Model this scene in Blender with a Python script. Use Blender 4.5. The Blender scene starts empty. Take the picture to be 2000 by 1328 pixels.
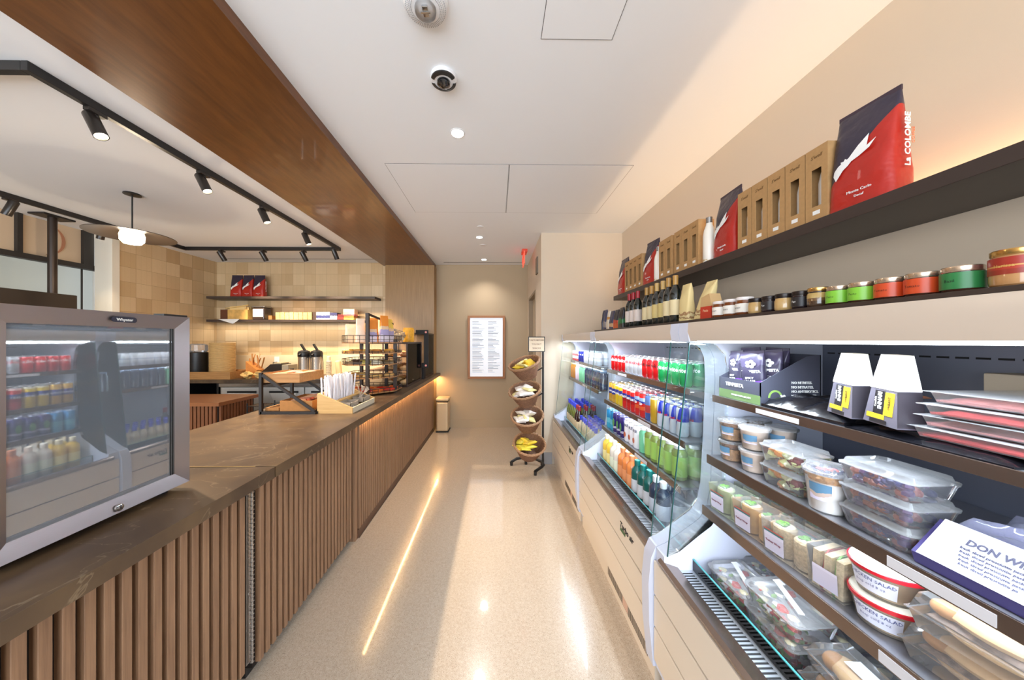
import bpy, bmesh, math, random
from mathutils import Vector, Matrix, noise
random.seed(7)
R = math.radians
PI = math.pi
COL = bpy.context.scene.collection
SC = bpy.context.scene
# ------------------------------------------------------------ camera
cam = bpy.data.cameras.new('camera')
cam.sensor_width = 36; cam.sensor_fit = 'HORIZONTAL'
cam.lens = 610/2000*36
cam.shift_x = 0.0107; cam.shift_y = 0.001
cam.clip_start = 0.02
camo = bpy.data.objects.new('camera', cam); COL.objects.link(camo)
camo.location = (0, 0, 1.6); camo.rotation_euler = (R(90), 0, R(-0.8))
SC.camera = camo
# ------------------------------------------------------------ world, exposure
W = bpy.data.worlds.new('daylight'); SC.world = W; W.use_nodes = True
W.node_tree.nodes['Background'].inputs[0].default_value = (0.86, 0.92, 1.0, 1)
W.node_tree.nodes['Background'].inputs[1].default_value = 1.0
SC.view_settings.view_transform = 'Standard'; SC.view_settings.look = 'None'
SC.view_settings.gamma = 1; SC.view_settings.use_curve_mapping = False
SC.view_settings.exposure = 0.18
# ------------------------------------------------------------ lights of the room
def area(loc, rot, sx, sy, power, col=(1, 1, 1), spread=180, parent=None):
    l = bpy.data.lights.new('area_light', 'AREA'); l.shape = 'RECTANGLE'
    l.size = sx; l.size_y = sy; l.energy = power; l.color = col; l.spread = R(spread)
    o = bpy.data.objects.new('area_light', l); COL.objects.link(o)
    o.location = loc; o.rotation_euler = [R(a) for a in rot]
    if parent: o.parent = parent
    return o
def spot(loc, target, power, col, size=70, blend=0.6, rad=0.03):
    l = bpy.data.lights.new('spot_light', 'SPOT'); l.energy = power; l.color = col
    l.spot_size = R(size); l.spot_blend = blend; l.shadow_soft_size = rad
    o = bpy.data.objects.new('spot_light', l); COL.objects.link(o)
    o.location = loc
    o.rotation_euler = (Vector(target) - Vector(loc)).to_track_quat('-Z', 'Y').to_euler()
    return o
WARM = (1.0, 0.66, 0.30); WARM2 = (1.0, 0.80, 0.57); COOL = (0.74, 0.86, 1.0)
# storefront daylight behind the viewer
area((-1.8, -2.45, 1.75), (90, 0, 0), 6.4, 2.3, 270, (0.80, 0.90, 1.0))
# daylit passage behind the glazing of the left wall
area((-5.45, 2.6, 2.95), (0, -25, 0), 0.4, 4.5, 40, (0.93, 0.97, 1.0))
# LED strips under the canopies of the three cases
for y in (0.79, 2.08, 3.38):
    area((0.90, y, 1.588), (0, 14, 0), 0.04, 1.12, 8.5, COOL)
# warm LED strip under the counter overhang
area((-1.085, 4.16, 0.952), (0, 0, 0), 0.018, 3.2, 42, (1.0, 0.60, 0.24))
# warm LED strip hidden on top of the high wall shelf
area((1.60, 1.9, 2.108), (180, 0, 0), 0.03, 3.6, 9, (1.0, 0.68, 0.38))
# LED strip below the lower back shelf
area((-3.5, 5.50, 1.905), (0, 0, 0), 2.8, 0.02, 7, (1.0, 0.85, 0.66))
# recessed downlights
for (x, y) in ((-0.265, 2.12), (-0.235, 4.24), (-0.22, 5.4), (-0.28, 0.1), (-0.28, -1.6)):
    spot((x, y, 2.985), (x, y, 0), (8 if y < 1 else 20) if y < 4 else 45, (1.0, 0.96, 0.93), 120, 0.9, 0.05)
# ------------------------------------------------------------ materials
MATS = {}
def nodes(name):
    m = bpy.data.materials.new(name); m.use_nodes = True
    t = m.node_tree; b = t.nodes['Principled BSDF']
    return m, t, b
def C4(c): return (c[0], c[1], c[2], 1)
def S(r, g, b):      # sRGB 0..255 to linear
    f = lambda v: (v/255/12.92) if v <= 10 else ((v/255+0.055)/1.055)**2.4
    return (f(r), f(g), f(b))
def M(name, col=(0.5, 0.5, 0.5), rough=0.5, metal=0.0, emit=None, es=0, coat=0, var=0, vs=20, bump=0, bs=100, spec=0.5, stretch=None):
    if name in MATS: return MATS[name]
    m, t, b = nodes(name)
    b.inputs['Base Color'].default_value = C4(col); b.inputs['Roughness'].default_value = rough
    b.inputs['Metallic'].default_value = metal; b.inputs['Coat Weight'].default_value = coat
    b.inputs['Specular IOR Level'].default_value = spec
    if emit: b.inputs['Emission Color'].default_value = C4(emit); b.inputs['Emission Strength'].default_value = es
    if var or bump:
        tc = t.nodes.new('ShaderNodeTexCoord'); mp = t.nodes.new('ShaderNodeMapping')
        t.links.new(tc.outputs['Object'], mp.inputs[0])
        if stretch: mp.inputs['Scale'].default_value = stretch
        if var:
            n = t.nodes.new('ShaderNodeTexNoise'); n.inputs['Scale'].default_value = vs; n.inputs['Detail'].default_value = 4
            t.links.new(mp.outputs[0], n.inputs['Vector'])
            mr = t.nodes.new('ShaderNodeMapRange'); mr.inputs['From Min'].default_value = 0.3; mr.inputs['From Max'].default_value = 0.7
            mr.inputs['To Min'].default_value = 1-var; mr.inputs['To Max'].default_value = 1+var
            t.links.new(n.outputs[0], mr.inputs[0])
            mx = t.nodes.new('ShaderNodeMix'); mx.data_type = 'RGBA'; mx.blend_type = 'MULTIPLY'; mx.inputs[0].default_value = 1
            mx.inputs[6].default_value = C4(col); t.links.new(mr.outputs[0], mx.inputs[7]); t.links.new(mx.outputs[2], b.inputs['Base Color'])
        if bump:
            n2 = t.nodes.new('ShaderNodeTexNoise'); n2.inputs['Scale'].default_value = bs; n2.inputs['Detail'].default_value = 3
            t.links.new(mp.outputs[0], n2.inputs['Vector'])
            bp = t.nodes.new('ShaderNodeBump'); bp.inputs['Strength'].default_value = bump; bp.inputs['Distance'].default_value = 0.01
            t.links.new(n2.outputs[0], bp.inputs['Height']); t.links.new(bp.outputs[0], b.inputs['Normal'])
    MATS[name] = m; return m
def wood(name, c1, c2, rough=0.45, scale=(30, 30, 1.2), grain=6, coat=0):
    if name in MATS: return MATS[name]
    m, t, b = nodes(name)
    tc = t.nodes.new('ShaderNodeTexCoord'); mp = t.nodes.new('ShaderNodeMapping'); mp.inputs['Scale'].default_value = scale
    t.links.new(tc.outputs['Object'], mp.inputs[0])
    n = t.nodes.new('ShaderNodeTexNoise'); n.inputs['Scale'].default_value = grain; n.inputs['Detail'].default_value = 8; n.inputs['Roughness'].default_value = 0.65
    t.links.new(mp.outputs[0], n.inputs['Vector'])
    cr = t.nodes.new('ShaderNodeValToRGB'); cr.color_ramp.elements[0].position = 0.3; cr.color_ramp.elements[1].position = 0.7
    cr.color_ramp.elements[0].color = C4(c1); cr.color_ramp.elements[1].color = C4(c2)
    t.links.new(n.outputs[0], cr.inputs[0]); t.links.new(cr.outputs[0], b.inputs['Base Color'])
    b.inputs['Roughness'].default_value = rough; b.inputs['Coat Weight'].default_value = coat
    bp = t.nodes.new('ShaderNodeBump'); bp.inputs['Strength'].default_value = 0.12; bp.inputs['Distance'].default_value = 0.004
    t.links.new(n.outputs[0], bp.inputs['Height']); t.links.new(bp.outputs[0], b.inputs['Normal'])
    MATS[name] = m; return m
def clear(name, tint=(1, 1, 1), refl=1.45, rough=0.02, haze=0.0, hazec=(0.9, 0.93, 1)):
    if name in MATS: return MATS[name]
    m = bpy.data.materials.new(name); m.use_nodes = True; t = m.node_tree; t.nodes.clear()
    o = t.nodes.new('ShaderNodeOutputMaterial'); tr = t.nodes.new('ShaderNodeBsdfTransparent'); tr.inputs[0].default_value = C4(tint)
    g = t.nodes.new('ShaderNodeBsdfGlossy'); g.inputs['Roughness'].default_value = rough; g.inputs[0].default_value = (1, 1, 1, 1)
    fr = t.nodes.new('ShaderNodeFresnel'); fr.inputs[0].default_value = refl
    mx = t.nodes.new('ShaderNodeMixShader'); t.links.new(fr.outputs[0], mx.inputs[0]); t.links.new(tr.outputs[0], mx.inputs[1]); t.links.new(g.outputs[0], mx.inputs[2])
    last = mx
    if haze:
        d = t.nodes.new('ShaderNodeBsdfDiffuse'); d.inputs[0].default_value = C4(hazec)
        m2 = t.nodes.new('ShaderNodeMixShader'); m2.inputs[0].default_value = haze
        t.links.new(mx.outputs[0], m2.inputs[1]); t.links.new(d.outputs[0], m2.inputs[2]); last = m2
    t.links.new(last.outputs[0], o.inputs[0]); MATS[name] = m; return m
def bands(name, h, stops, rough=0.35, metal=0.0, axis=2, wob=0.0, coat=0.0):
    """flat printed bands along one axis: stops = [(fraction of h, colour)]"""
    if name in MATS: return MATS[name]
    m, t, b = nodes(name)
    tc = t.nodes.new('ShaderNodeTexCoord'); sp = t.nodes.new('ShaderNodeSeparateXYZ')
    src = tc.outputs['Object']
    if wob:
        n = t.nodes.new('ShaderNodeTexNoise'); n.inputs['Scale'].default_value = 30; t.links.new(tc.outputs['Object'], n.inputs['Vector'])
        sc = t.nodes.new('ShaderNodeVectorMath'); sc.operation = 'MULTIPLY_ADD'
        sc.inputs[1].default_value = (wob, wob, wob); t.links.new(n.outputs['Color'], sc.inputs[0]); t.links.new(tc.outputs['Object'], sc.inputs[2]); src = sc.outputs[0]
    t.links.new(src, sp.inputs[0])
    mu = t.nodes.new('ShaderNodeMath'); mu.operation = 'MULTIPLY'; mu.inputs[1].default_value = 1/h; t.links.new(sp.outputs[axis], mu.inputs[0])
    cr = t.nodes.new('ShaderNodeValToRGB'); r = cr.color_ramp; r.interpolation = 'CONSTANT'
    while len(r.elements) < len(stops): r.elements.new(0.5)
    for e, (p, c) in zip(r.elements, stops): e.position = p; e.color = C4(c)
    t.links.new(mu.outputs[0], cr.inputs[0]); t.links.new(cr.outputs[0], b.inputs['Base Color'])
    b.inputs['Roughness'].default_value = rough; b.inputs['Metallic'].default_value = metal; b.inputs['Coat Weight'].default_value = coat
    MATS[name] = m; return m
def twotone(name, ca, cb, ax, az, off, rough=0.4, quad=None, bump=0.0, coat=0.0):
    """ca where ax*x + az*z > off, else cb; quad = half height for a four-field check"""
    if name in MATS: return MATS[name]
    m, t, b = nodes(name)
    tc = t.nodes.new('ShaderNodeTexCoord'); sp = t.nodes.new('ShaderNodeSeparateXYZ'); t.links.new(tc.outputs['Object'], sp.inputs[0])
    def mth(op, a, bb):
        n = t.nodes.new('ShaderNodeMath'); n.operation = op
        for i, v in enumerate((a, bb)):
            if isinstance(v, (int, float)): n.inputs[i].default_value = v
            else: t.links.new(v, n.inputs[i])
        return n.outputs[0]
    s = mth('SUBTRACT', mth('ADD', mth('MULTIPLY', sp.outputs[0], ax), mth('MULTIPLY', sp.outputs[2], az)), off)
    if quad is not None: s = mth('MULTIPLY', s, mth('SUBTRACT', sp.outputs[2], quad))
    g = mth('GREATER_THAN', s, 0.0)
    mx = t.nodes.new('ShaderNodeMix'); mx.data_type = 'RGBA'; t.links.new(g, mx.inputs[0]); mx.inputs[6].default_value = C4(cb); mx.inputs[7].default_value = C4(ca)
    t.links.new(mx.outputs[2], b.inputs['Base Color']); b.inputs['Roughness'].default_value = rough; b.inputs['Coat Weight'].default_value = coat
    if bump:
        n2 = t.nodes.new('ShaderNodeTexNoise'); n2.inputs['Scale'].default_value = 22
        t.links.new(tc.outputs['Object'], n2.inputs['Vector']); bp = t.nodes.new('ShaderNodeBump'); bp.inputs['Strength'].default_value = bump; bp.inputs['Distance'].default_value = 0.02
        t.links.new(n2.outputs[0], bp.inputs['Height']); t.links.new(bp.outputs[0], b.inputs['Normal'])
    MATS[name] = m; return m
# ------------------------------------------------------------ mesh builder
class B:
    def __init__(s): s.bm = bmesh.new(); s.mi = 0; s.wn = False
    def _f(s, vs):
        try: f = s.bm.faces.new(vs); f.material_index = s.mi; return f
        except ValueError: return None
    def m(s, i): s.mi = i; return s
    def box(s, x0, x1, y0, y1, z0, z1, bev=0, seg=2):
        v = [s.bm.verts.new((x, y, z)) for z in (z0, z1) for y in (y0, y1) for x in (x0, x1)]
        fs = [s._f([v[i] for i in q]) for q in ((0, 2, 3, 1), (4, 5, 7, 6), (0, 1, 5, 4), (2, 6, 7, 3), (0, 4, 6, 2), (1, 3, 7, 5))]
        if bev:
            s.wn = True
            es = list({e for f in fs for e in f.edges})
            bmesh.ops.bevel(s.bm, geom=es, offset=bev, segments=seg, affect='EDGES', profile=0.5, material=-1)
        return s
    def prism(s, poly, a, b, ax='y'):
        s.wn = True
        def P(u, w, t):
            return {'y': (u, t, w), 'x': (t, u, w), 'z': (u, w, t)}[ax]
        A = [s.bm.verts.new(P(u, w, a)) for u, w in poly]; Bv = [s.bm.verts.new(P(u, w, b)) for u, w in poly]
        s._f(A[::-1]); s._f(Bv)
        for i in range(len(A)):
            j = (i+1) % len(A); s._f([A[i], A[j], Bv[j], Bv[i]])
        return s
    def loft(s, rings, cap=True, close=True):
        rs = [[s.bm.verts.new(p) for p in r] for r in rings]
        n = len(rs[0])
        for a, b in zip(rs, rs[1:]):
            for i in range(n if close else n-1):
                j = (i+1) % n; s._f([a[i], a[j], b[j], b[i]])
        if cap and close: s._f(rs[0][::-1]); s._f(rs[-1])
        return s
    def lathe(s, prof, c=(0, 0, 0), seg=24, sx=1, sy=1, cap=True):
        rings = []
        for r, z in prof:
            r = max(r, 0.0004)
            rings.append([(c[0]+sx*r*math.cos(2*PI*i/seg), c[1]+sy*r*math.sin(2*PI*i/seg), c[2]+z) for i in range(seg)])
        return s.loft(rings, cap)
    def tube(s, pts, r, seg=10, closed=False):
        pts = [Vector(p) for p in pts]; rings = []; up = None
        n = len(pts)
        for i, p in enumerate(pts):
            d = (pts[(i+1) % n]-pts[i-1]) if closed else (pts[min(i+1, n-1)]-pts[max(i-1, 0)])
            d.normalize()
            if up is None: up = Vector((0, 0, 1)) if abs(d.z) < 0.9 else Vector((1, 0, 0))
            a = d.cross(up).normalized(); bb = a.cross(d).normalized(); up = bb
            rr = r[i] if isinstance(r, (list, tuple)) else r
            rings.append([tuple(p + a*rr*math.cos(2*PI*k/seg) + bb*rr*math.sin(2*PI*k/seg)) for k in range(seg)])
        if closed: rings.append(rings[0]); return s.loft(rings, False)
        return s.loft(rings)
    def bar(s, p0, p1, w, h=None):
        h = h or w; p0 = Vector(p0); p1 = Vector(p1); d = (p1-p0).normalized()
        up = Vector((0, 0, 1)) if abs(d.z) < 0.99 else Vector((0, 1, 0))
        a = d.cross(up).normalized()*w/2; b = a.cross(d).normalized()*h/2
        return s.loft([[tuple(p+a+b), tuple(p-a+b), tuple(p-a-b), tuple(p+a-b)] for p in (p0, p1)])
    def blob(s, c, r, seg=10, rings=7, jit=0.0, seed=0, rot=None):
        rx, ry, rz = r if isinstance(r, (tuple, list)) else (r, r, r)
        rg = []
        for k in range(rings+1):
            th = PI*k/rings; rr = max(math.sin(th), 0.02); zz = -math.cos(th); ring = []
            for i in range(seg):
                p = Vector((rr*math.cos(2*PI*i/seg), rr*math.sin(2*PI*i/seg), zz))
                if jit: p *= 1+jit*noise.noise(p*1.7+Vector((seed*3.1, seed, 0)))
                p = Vector((p.x*rx, p.y*ry, p.z*rz))
                if rot: p = rot @ p
                ring.append((c[0]+p.x, c[1]+p.y, c[2]+p.z))
            rg.append(ring)
        return s.loft(rg)
    def build(s, name, mats, parent=None, loc=(0, 0, 0), rot=(0, 0, 0), smooth=38):
        bm = s.bm
        bmesh.ops.recalc_face_normals(bm, faces=bm.faces[:])
        if smooth:
            lim = R(smooth)
            for f in bm.faces: f.smooth = True
            for e in bm.edges:
                if len(e.link_faces) != 2 or e.calc_face_angle(0) > lim: e.smooth = False
        me = bpy.data.meshes.new(name); bm.to_mesh(me); bm.free()
        for m in (mats if isinstance(mats, (list, tuple)) else [mats]): me.materials.append(m)
        o = bpy.data.objects.new(name, me); COL.objects.link(o)
        o.location = loc; o.rotation_euler = rot
        if s.wn and smooth:
            w = o.modifiers.new('weighted_normals', 'WEIGHTED_NORMAL'); w.keep_sharp = True; w.weight = 100
        if parent: o.parent = parent
        return o
def tag(o, label=None, cat=None, group=None, kind=None):
    if label: o['label'] = label
    if cat: o['category'] = cat
    if group: o['group'] = group
    if kind: o['kind'] = kind
    return o
def T(name, label=None, cat=None, loc=(0, 0, 0), rz=0, group=None):
    o = bpy.data.objects.new(name, None); COL.objects.link(o); o.empty_display_size = 0.05
    o.location = loc; o.rotation_euler = (0, 0, rz)
    return tag(o, label, cat, group)
def struct(o): o['kind'] = 'structure'; return o
def copy_tree(o, parent=None):
    c = o.copy(); COL.objects.link(c)
    if parent: c.parent = parent
    for ch in list(o.children): copy_tree(ch, c)
    return c
USED = set()
def put(proto, x, y, z, rz, label, cat=None, group=None, tilt=None):
    """the first time moves the proto itself, afterwards copies it"""
    if proto.name in USED: o = copy_tree(proto)
    else: USED.add(proto.name); o = proto
    o.location = (x, y, z); o.rotation_euler = (tilt[0] if tilt else 0, tilt[1] if tilt else 0, rz)
    o['label'] = label
    if cat: o['category'] = cat
    if group: o['group'] = group
    return o
ORD = ['first', 'second', 'third', 'fourth', 'fifth', 'sixth', 'seventh', 'eighth', 'ninth', 'tenth', 'eleventh', 'twelfth']
def text(s, size, mat, parent, loc, rot=(90, 0, 0), name='lettering', wrap=None, shear=0, sx=1, ext=0.0006, bold=0.0, res=2, align='CENTER', label=None):
    cu = bpy.data.curves.new('t', 'FONT'); cu.body = s; cu.size = size; cu.align_x = align; cu.align_y = 'CENTER'
    cu.resolution_u = res; cu.shear = shear; cu.offset = bold
    if not wrap: cu.extrude = ext
    to = bpy.data.objects.new('t', cu); COL.objects.link(to)
    dg = bpy.context.evaluated_depsgraph_get(); dg.update()
    me = bpy.data.meshes.new_from_object(to.evaluated_get(dg))
    bpy.data.objects.remove(to); bpy.data.curves.remove(cu)
    for v in me.vertices:
        v.co.x *= sx
        if wrap:
            a = v.co.x/wrap; v.co = Vector((wrap*math.sin(a), -wrap*math.cos(a), v.co.y))
    me.materials.clear(); me.materials.append(mat); me.name = name
    o = bpy.data.objects.new(name, me); COL.objects.link(o); o.location = loc
    o.rotation_euler = (0, 0, 0) if wrap else [R(a) for a in rot]
    if parent: o.parent = parent
    if label: o['label'] = label
    return o
# common materials
white = M('white_plastic', S(226, 226, 228), 0.35)
offwhite = M('beige_enamel', S(222, 208, 190), 0.28)
black = M('black_satin', S(26, 24, 24), 0.4)
dblack = M('deep_black', S(12, 12, 13), 0.6)
steel = M('brushed_steel', S(168, 165, 162), 0.26, 0.95, bump=0.05, bs=60, stretch=(1, 1, 25))
steelv = M('brushed_steel_case', S(176, 174, 176), 0.3, 0.9, bump=0.04, bs=60, stretch=(25, 1, 1))
chrome = M('polished_metal', S(200, 200, 200), 0.12, 1.0)
alu = M('can_end_aluminium', S(214, 216, 220), 0.28, 0.9)
kraft = M('kraft_card', S(176, 136, 88), 0.75, var=0.06, vs=60)
kraft2 = M('kraft_card_warm', S(168, 116, 62), 0.7, var=0.08, vs=30)
paper = M('white_paper', S(236, 235, 232), 0.6)
inkm = M('black_ink', S(28, 27, 30), 0.6)
whiteink = M('white_ink', S(238, 238, 236), 0.5)
plastic = clear('clear_plastic', (0.99, 0.99, 1.0), 1.45, 0.06, 0.08, (1, 1, 1))
plasticlid = clear('clear_plastic_lid', (0.99, 0.99, 1.0), 1.5, 0.08, 0.12, (1, 1, 1))
glass = clear('clear_glass', (0.93, 0.97, 0.96), 1.5, 0.0)
glassedge = M('green_glass_edge', S(70, 132, 128), 0.15, 0, spec=0.8)
# ============================================================ SETTING
H = 3.01
m, t, b = nodes('terrazzo'); MATS['terrazzo'] = m
tc = t.nodes.new('ShaderNodeTexCoord')
def vor(scale, lo, hi):
    v = t.nodes.new('ShaderNodeTexVoronoi'); v.inputs['Scale'].default_value = scale; t.links.new(tc.outputs['Object'], v.inputs['Vector'])
    r = t.nodes.new('ShaderNodeValToRGB'); r.color_ramp.elements[0].position = lo; r.color_ramp.elements[1].position = hi
    r.color_ramp.elements[0].color = (1, 1, 1, 1); r.color_ramp.elements[1].color = (0, 0, 0, 1)
    t.links.new(v.outputs['Distance'], r.inputs[0]); return v, r
base = S(186, 172, 152)
def mix(fac, a, c, op='MIX'):
    x = t.nodes.new('ShaderNodeMix'); x.data_type = 'RGBA'; x.blend_type = op
    if isinstance(fac, float): x.inputs[0].default_value = fac
    else: t.links.new(fac, x.inputs[0])
    if isinstance(a, tuple): x.inputs[6].default_value = C4(a)
    else: t.links.new(a, x.inputs[6])
    if isinstance(c, tuple): x.inputs[7].default_value = C4(c)
    else: t.links.new(c, x.inputs[7])
    return x.outputs[2]
n1 = t.nodes.new('ShaderNodeTexNoise'); n1.inputs['Scale'].default_value = 60; n1.inputs['Detail'].default_value = 6; t.links.new(tc.outputs['Object'], n1.inputs['Vector'])
c = mix(n1.outputs[0], S(158, 142, 124), S(190, 175, 157))
v1, r1 = vor(260, 0.2, 0.36); v2, r2 = vor(230, 0.16, 0.30); v3, r3 = vor(120, 0.1, 0.18)
c = mix(r1.outputs[0], c, S(196, 184, 168)); c = mix(r2.outputs[0], c, S(134, 114, 95)); c = mix(r3.outputs[0], c, S(98, 84, 70))
t.links.new(c, b.inputs['Base Color']); b.inputs['Roughness'].default_value = 0.2; b.inputs['Specular IOR Level'].default_value = 0.6; b.inputs['Coat Weight'].default_value = 0.7; b.inputs['Coat Roughness'].default_value = 0.045
wallm = M('beige_paint', S(213, 196, 174), 0.85, bump=0.03, bs=250)
hallm = M('taupe_paint', S(178, 158, 130), 0.85, bump=0.03, bs=250)
ceilm = M('ceiling_paint', S(236, 238, 241), 0.9)
struct(B().box(-5.6, 1.9, -2.6, 5.95, -0.1, 0).build('floor', m))
struct(B().box(-5.6, 1.9, -2.6, 5.95, H, H+0.1).build('ceiling', ceilm))
struct(B().box(1.64, 1.8, -2.6, 5.95, 0, H).build('wall_right', wallm))
# right pillar (projecting wall) with doorway towards the passage
o = B()
o.box(0.58, 1.64, 4.06, 4.63, 0, H); o.box(0.58, 1.64, 5.57, 5.95, 0, H); o.box(0.58, 1.64, 4.63, 5.57, 2.36, H)
struct(o.build('wall_pillar', wallm))
d = B().box(0.64, 0.68, 4.67, 5.53, 0.01, 2.32).build('door_1', M('door_beige', S(176, 158, 132), 0.5)); struct(d)
B().box(0.61, 0.64, 4.72, 4.74, 1.0, 1.14).build('door_handle', chrome, d)
o = B().box(0.57, 0.70, 4.63, 4.67, 0, 2.36).box(0.57, 0.70, 5.53, 5.57, 0, 2.36).box(0.57, 0.70, 4.67, 5.53, 2.32, 2.36)
struct(o.build('trim_1', M('door_frame', S(150, 130, 104), 0.5)))
struct(B().box(-1.13, 0.58, 5.80, 5.95, 0, H).build('wall_back', hallm))
basem = M('grey_skirting', S(160, 158, 160), 0.5)
struct(B().box(-0.98, 0.58, 5.785, 5.80, 0, 0.14).build('baseboard_back', hallm))
struct(B().box(0.568, 0.72, 4.047, 4.06, 0, 0.15).box(0.568, 0.58, 4.06, 4.60, 0, 0.15).build('baseboard_pillar', basem))
# front storefront wall behind the viewer, with the large window opening
o = B().box(-5.6, -5.1, -2.75, -2.6, 0, H).box(1.3, 1.9, -2.75, -2.6, 0, H).box(-5.1, 1.3, -2.75, -2.6, 0, 0.5).box(-5.1, 1.3, -2.75, -2.6, 2.9, H)
struct(o.build('wall_front', wallm))
w = struct(B().box(-5.1, 1.3, -2.69, -2.68, 0.5, 2.9).build('window_2', clear('window_glass', (1, 1, 1), 1.2)))
o = B()
for x in (-5.08, -3.0, -0.9, 1.26): o.box(x-0.025, x+0.025, -2.72, -2.64, 0.5, 2.9)
o.build('window_frame', black, w)
# --- tiled walls
def tile(name, c1, c2, sc, grout):
    m, t, b = nodes(name); MATS[name] = m
    tc = t.nodes.new('ShaderNodeTexCoord'); sp = t.nodes.new('ShaderNodeSeparateXYZ'); t.links.new(tc.outputs['Object'], sp.inputs[0])
    ad = t.nodes.new('ShaderNodeMath'); t.links.new(sp.outputs[0], ad.inputs[0]); t.links.new(sp.outputs[1], ad.inputs[1])
    cb = t.nodes.new('ShaderNodeCombineXYZ'); t.links.new(ad.outputs[0], cb.inputs[0]); t.links.new(sp.outputs[2], cb.inputs[1])
    def brick(w, h, mort, a, bb, mc):
        k = t.nodes.new('ShaderNodeTexBrick'); k.offset = 0; k.squash = 1
        k.inputs['Scale'].default_value = 1; k.inputs['Brick Width'].default_value = w; k.inputs['Row Height'].default_value = h
        k.inputs['Mortar Size'].default_value = mort; k.inputs['Color1'].default_value = C4(a); k.inputs['Color2'].default_value = C4(bb); k.inputs['Mortar'].default_value = C4(mc)
        t.links.new(cb.outputs[0], k.inputs['Vector']); return k
    k1 = brick(0.2, 0.2, 0.0015, c1, c2, grout)
    k2 = brick(0.0665, 0.2, 0.0012, (1, 1, 1), (0.94, 0.93, 0.91), (0.86, 0.84, 0.8)); k3 = brick(0.4, 0.2, 0.0, (1, 1, 1), (0.86, 0.84, 0.82), (1, 1, 1))
    def mul(a, c):
        x = t.nodes.new('ShaderNodeMix'); x.data_type = 'RGBA'; x.blend_type = 'MULTIPLY'; x.inputs[0].default_value = 1
        t.links.new(a, x.inputs[6]); t.links.new(c, x.inputs[7]); return x.outputs[2]
    t.links.new(mul(mul(k1.outputs[0], k2.outputs[0]), k3.outputs[0]), b.inputs['Base Color'])
    n = t.nodes.new('ShaderNodeTexNoise'); n.inputs['Scale'].default_value = 25; t.links.new(tc.outputs['Object'], n.inputs['Vector'])
    bp = t.nodes.new('ShaderNodeBump'); bp.inputs['Strength'].default_value = 0.15; bp.inputs['Distance'].default_value = 0.01; t.links.new(n.outputs[0], bp.inputs['Height']); t.links.new(bp.outputs[0], b.inputs['Normal'])
    b.inputs['Roughness'].default_value = 0.35
    return m
tilem = tile('zellige_tile', S(222, 198, 160), S(198, 168, 126), 1, S(160, 134, 98))
struct(B().box(-5.1, -1.98, 5.65, 5.95, 0, H).build('wall_tiled_back', tilem))
struct(B().box(-5.3, -5.0, 4.2, 5.65, 0, H).build('wall_tiled_left', tilem))
struct(B().box(-5.0, -1.98, 5.635, 5.65, 1.01, 1.35).build('trim_2', M('backsplash_stone', S(214, 194, 160), 0.5, var=0.04, vs=6)))
struct(B().box(-5.21, -4.985, 4.12, 4.2, 0, H).build('wall_column', M('white_column', S(226, 220, 206), 0.6)))
# wood column and ceiling beam
vene = wood('walnut_veneer', S(140, 106, 62), S(170, 132, 82), 0.38, (40, 40, 1.0), 2.2)
veneb = wood('walnut_veneer_beam', S(88, 50, 20), S(118, 72, 31), 0.32, (8, 1.0, 8), 3.2, 0.15)
struct(B().box(-1.98, -1.115, 5.58, 5.80, 0, 2.95).build('wall_wood_panel', vene))
struct(B().box(-2.03, -1.125, -2.6, 5.80, 2.95, H).build('trim_3', veneb))
# --- left glazed partition
frm = M('dark_frame', S(44, 40, 38), 0.5)
struct(B().box(-5.30, -5.26, -2.6, 4.12, 0, 0.9).box(-5.30, -5.26, -2.6, 3.1, 0.9, H).build('wall_left', M('partition_beige', S(200, 176, 148), 0.8)))
w = struct(B().box(-5.285, -5.275, 3.1, 4.16, 0.9, 2.515).build('window_1', clear('partition_glass', (0.95, 0.98, 0.98), 1.3)))
B().box(-5.30, -5.22, 3.1, 4.2, 2.515, 2.575).box(-5.29, -5.24, 3.49, 3.53, 2.575, H).box(-5.29, -5.27, 4.045, 4.052, 0.9, 2.515).build('window_frame', frm, w)
B().box(-5.30, -5.24, 4.04, 4.14, 2.575, H).build('dark_end_panel', frm, w)
B().box(-5.30, -5.28, 3.1, 4.04, 2.575, H).build('beige_panel', M('panel_beige', S(206, 184, 156), 0.7), w)
o = B(); ri = []; ro = []
for k in range(25):
    a = R(-80+k*6.4); th = 0.006+0.02*math.cos(R((k-12)*7.2))**2
    ri.append((3.70+(0.19-th)*math.cos(a), 2.80+0.185*math.sin(a))); ro.append((3.70+0.195*math.cos(a), 2.80+0.19*math.sin(a)))
for k in range(24): o.prism([ri[k], ro[k], ro[k+1], ri[k+1]], -5.279, -5.272, 'x')
o.build('painted_letter', M('letter_rust', S(176, 122, 92), 0.7), w)
struct(B().box(-7.0, -6.9, -1, 5.95, 0, H+0.3).build('wall_passage', M('passage_white', S(232, 236, 236), 0.8)))
struct(B().box(-6.9, -5.6, -1, 5.95, -0.1, 0).build('floor_passage', M('passage_floor', S(180, 176, 170), 0.5)))
struct(B().box(-6.9, -5.6, -1, 5.95, H, H+0.1).build('ceiling_passage', ceilm))
struct(B().box(-6.2, -6.1, 3.6, 3.86, 0, H).build('wall_passage_pier', M('pier_grey', S(176, 188, 190), 0.8)))
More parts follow.
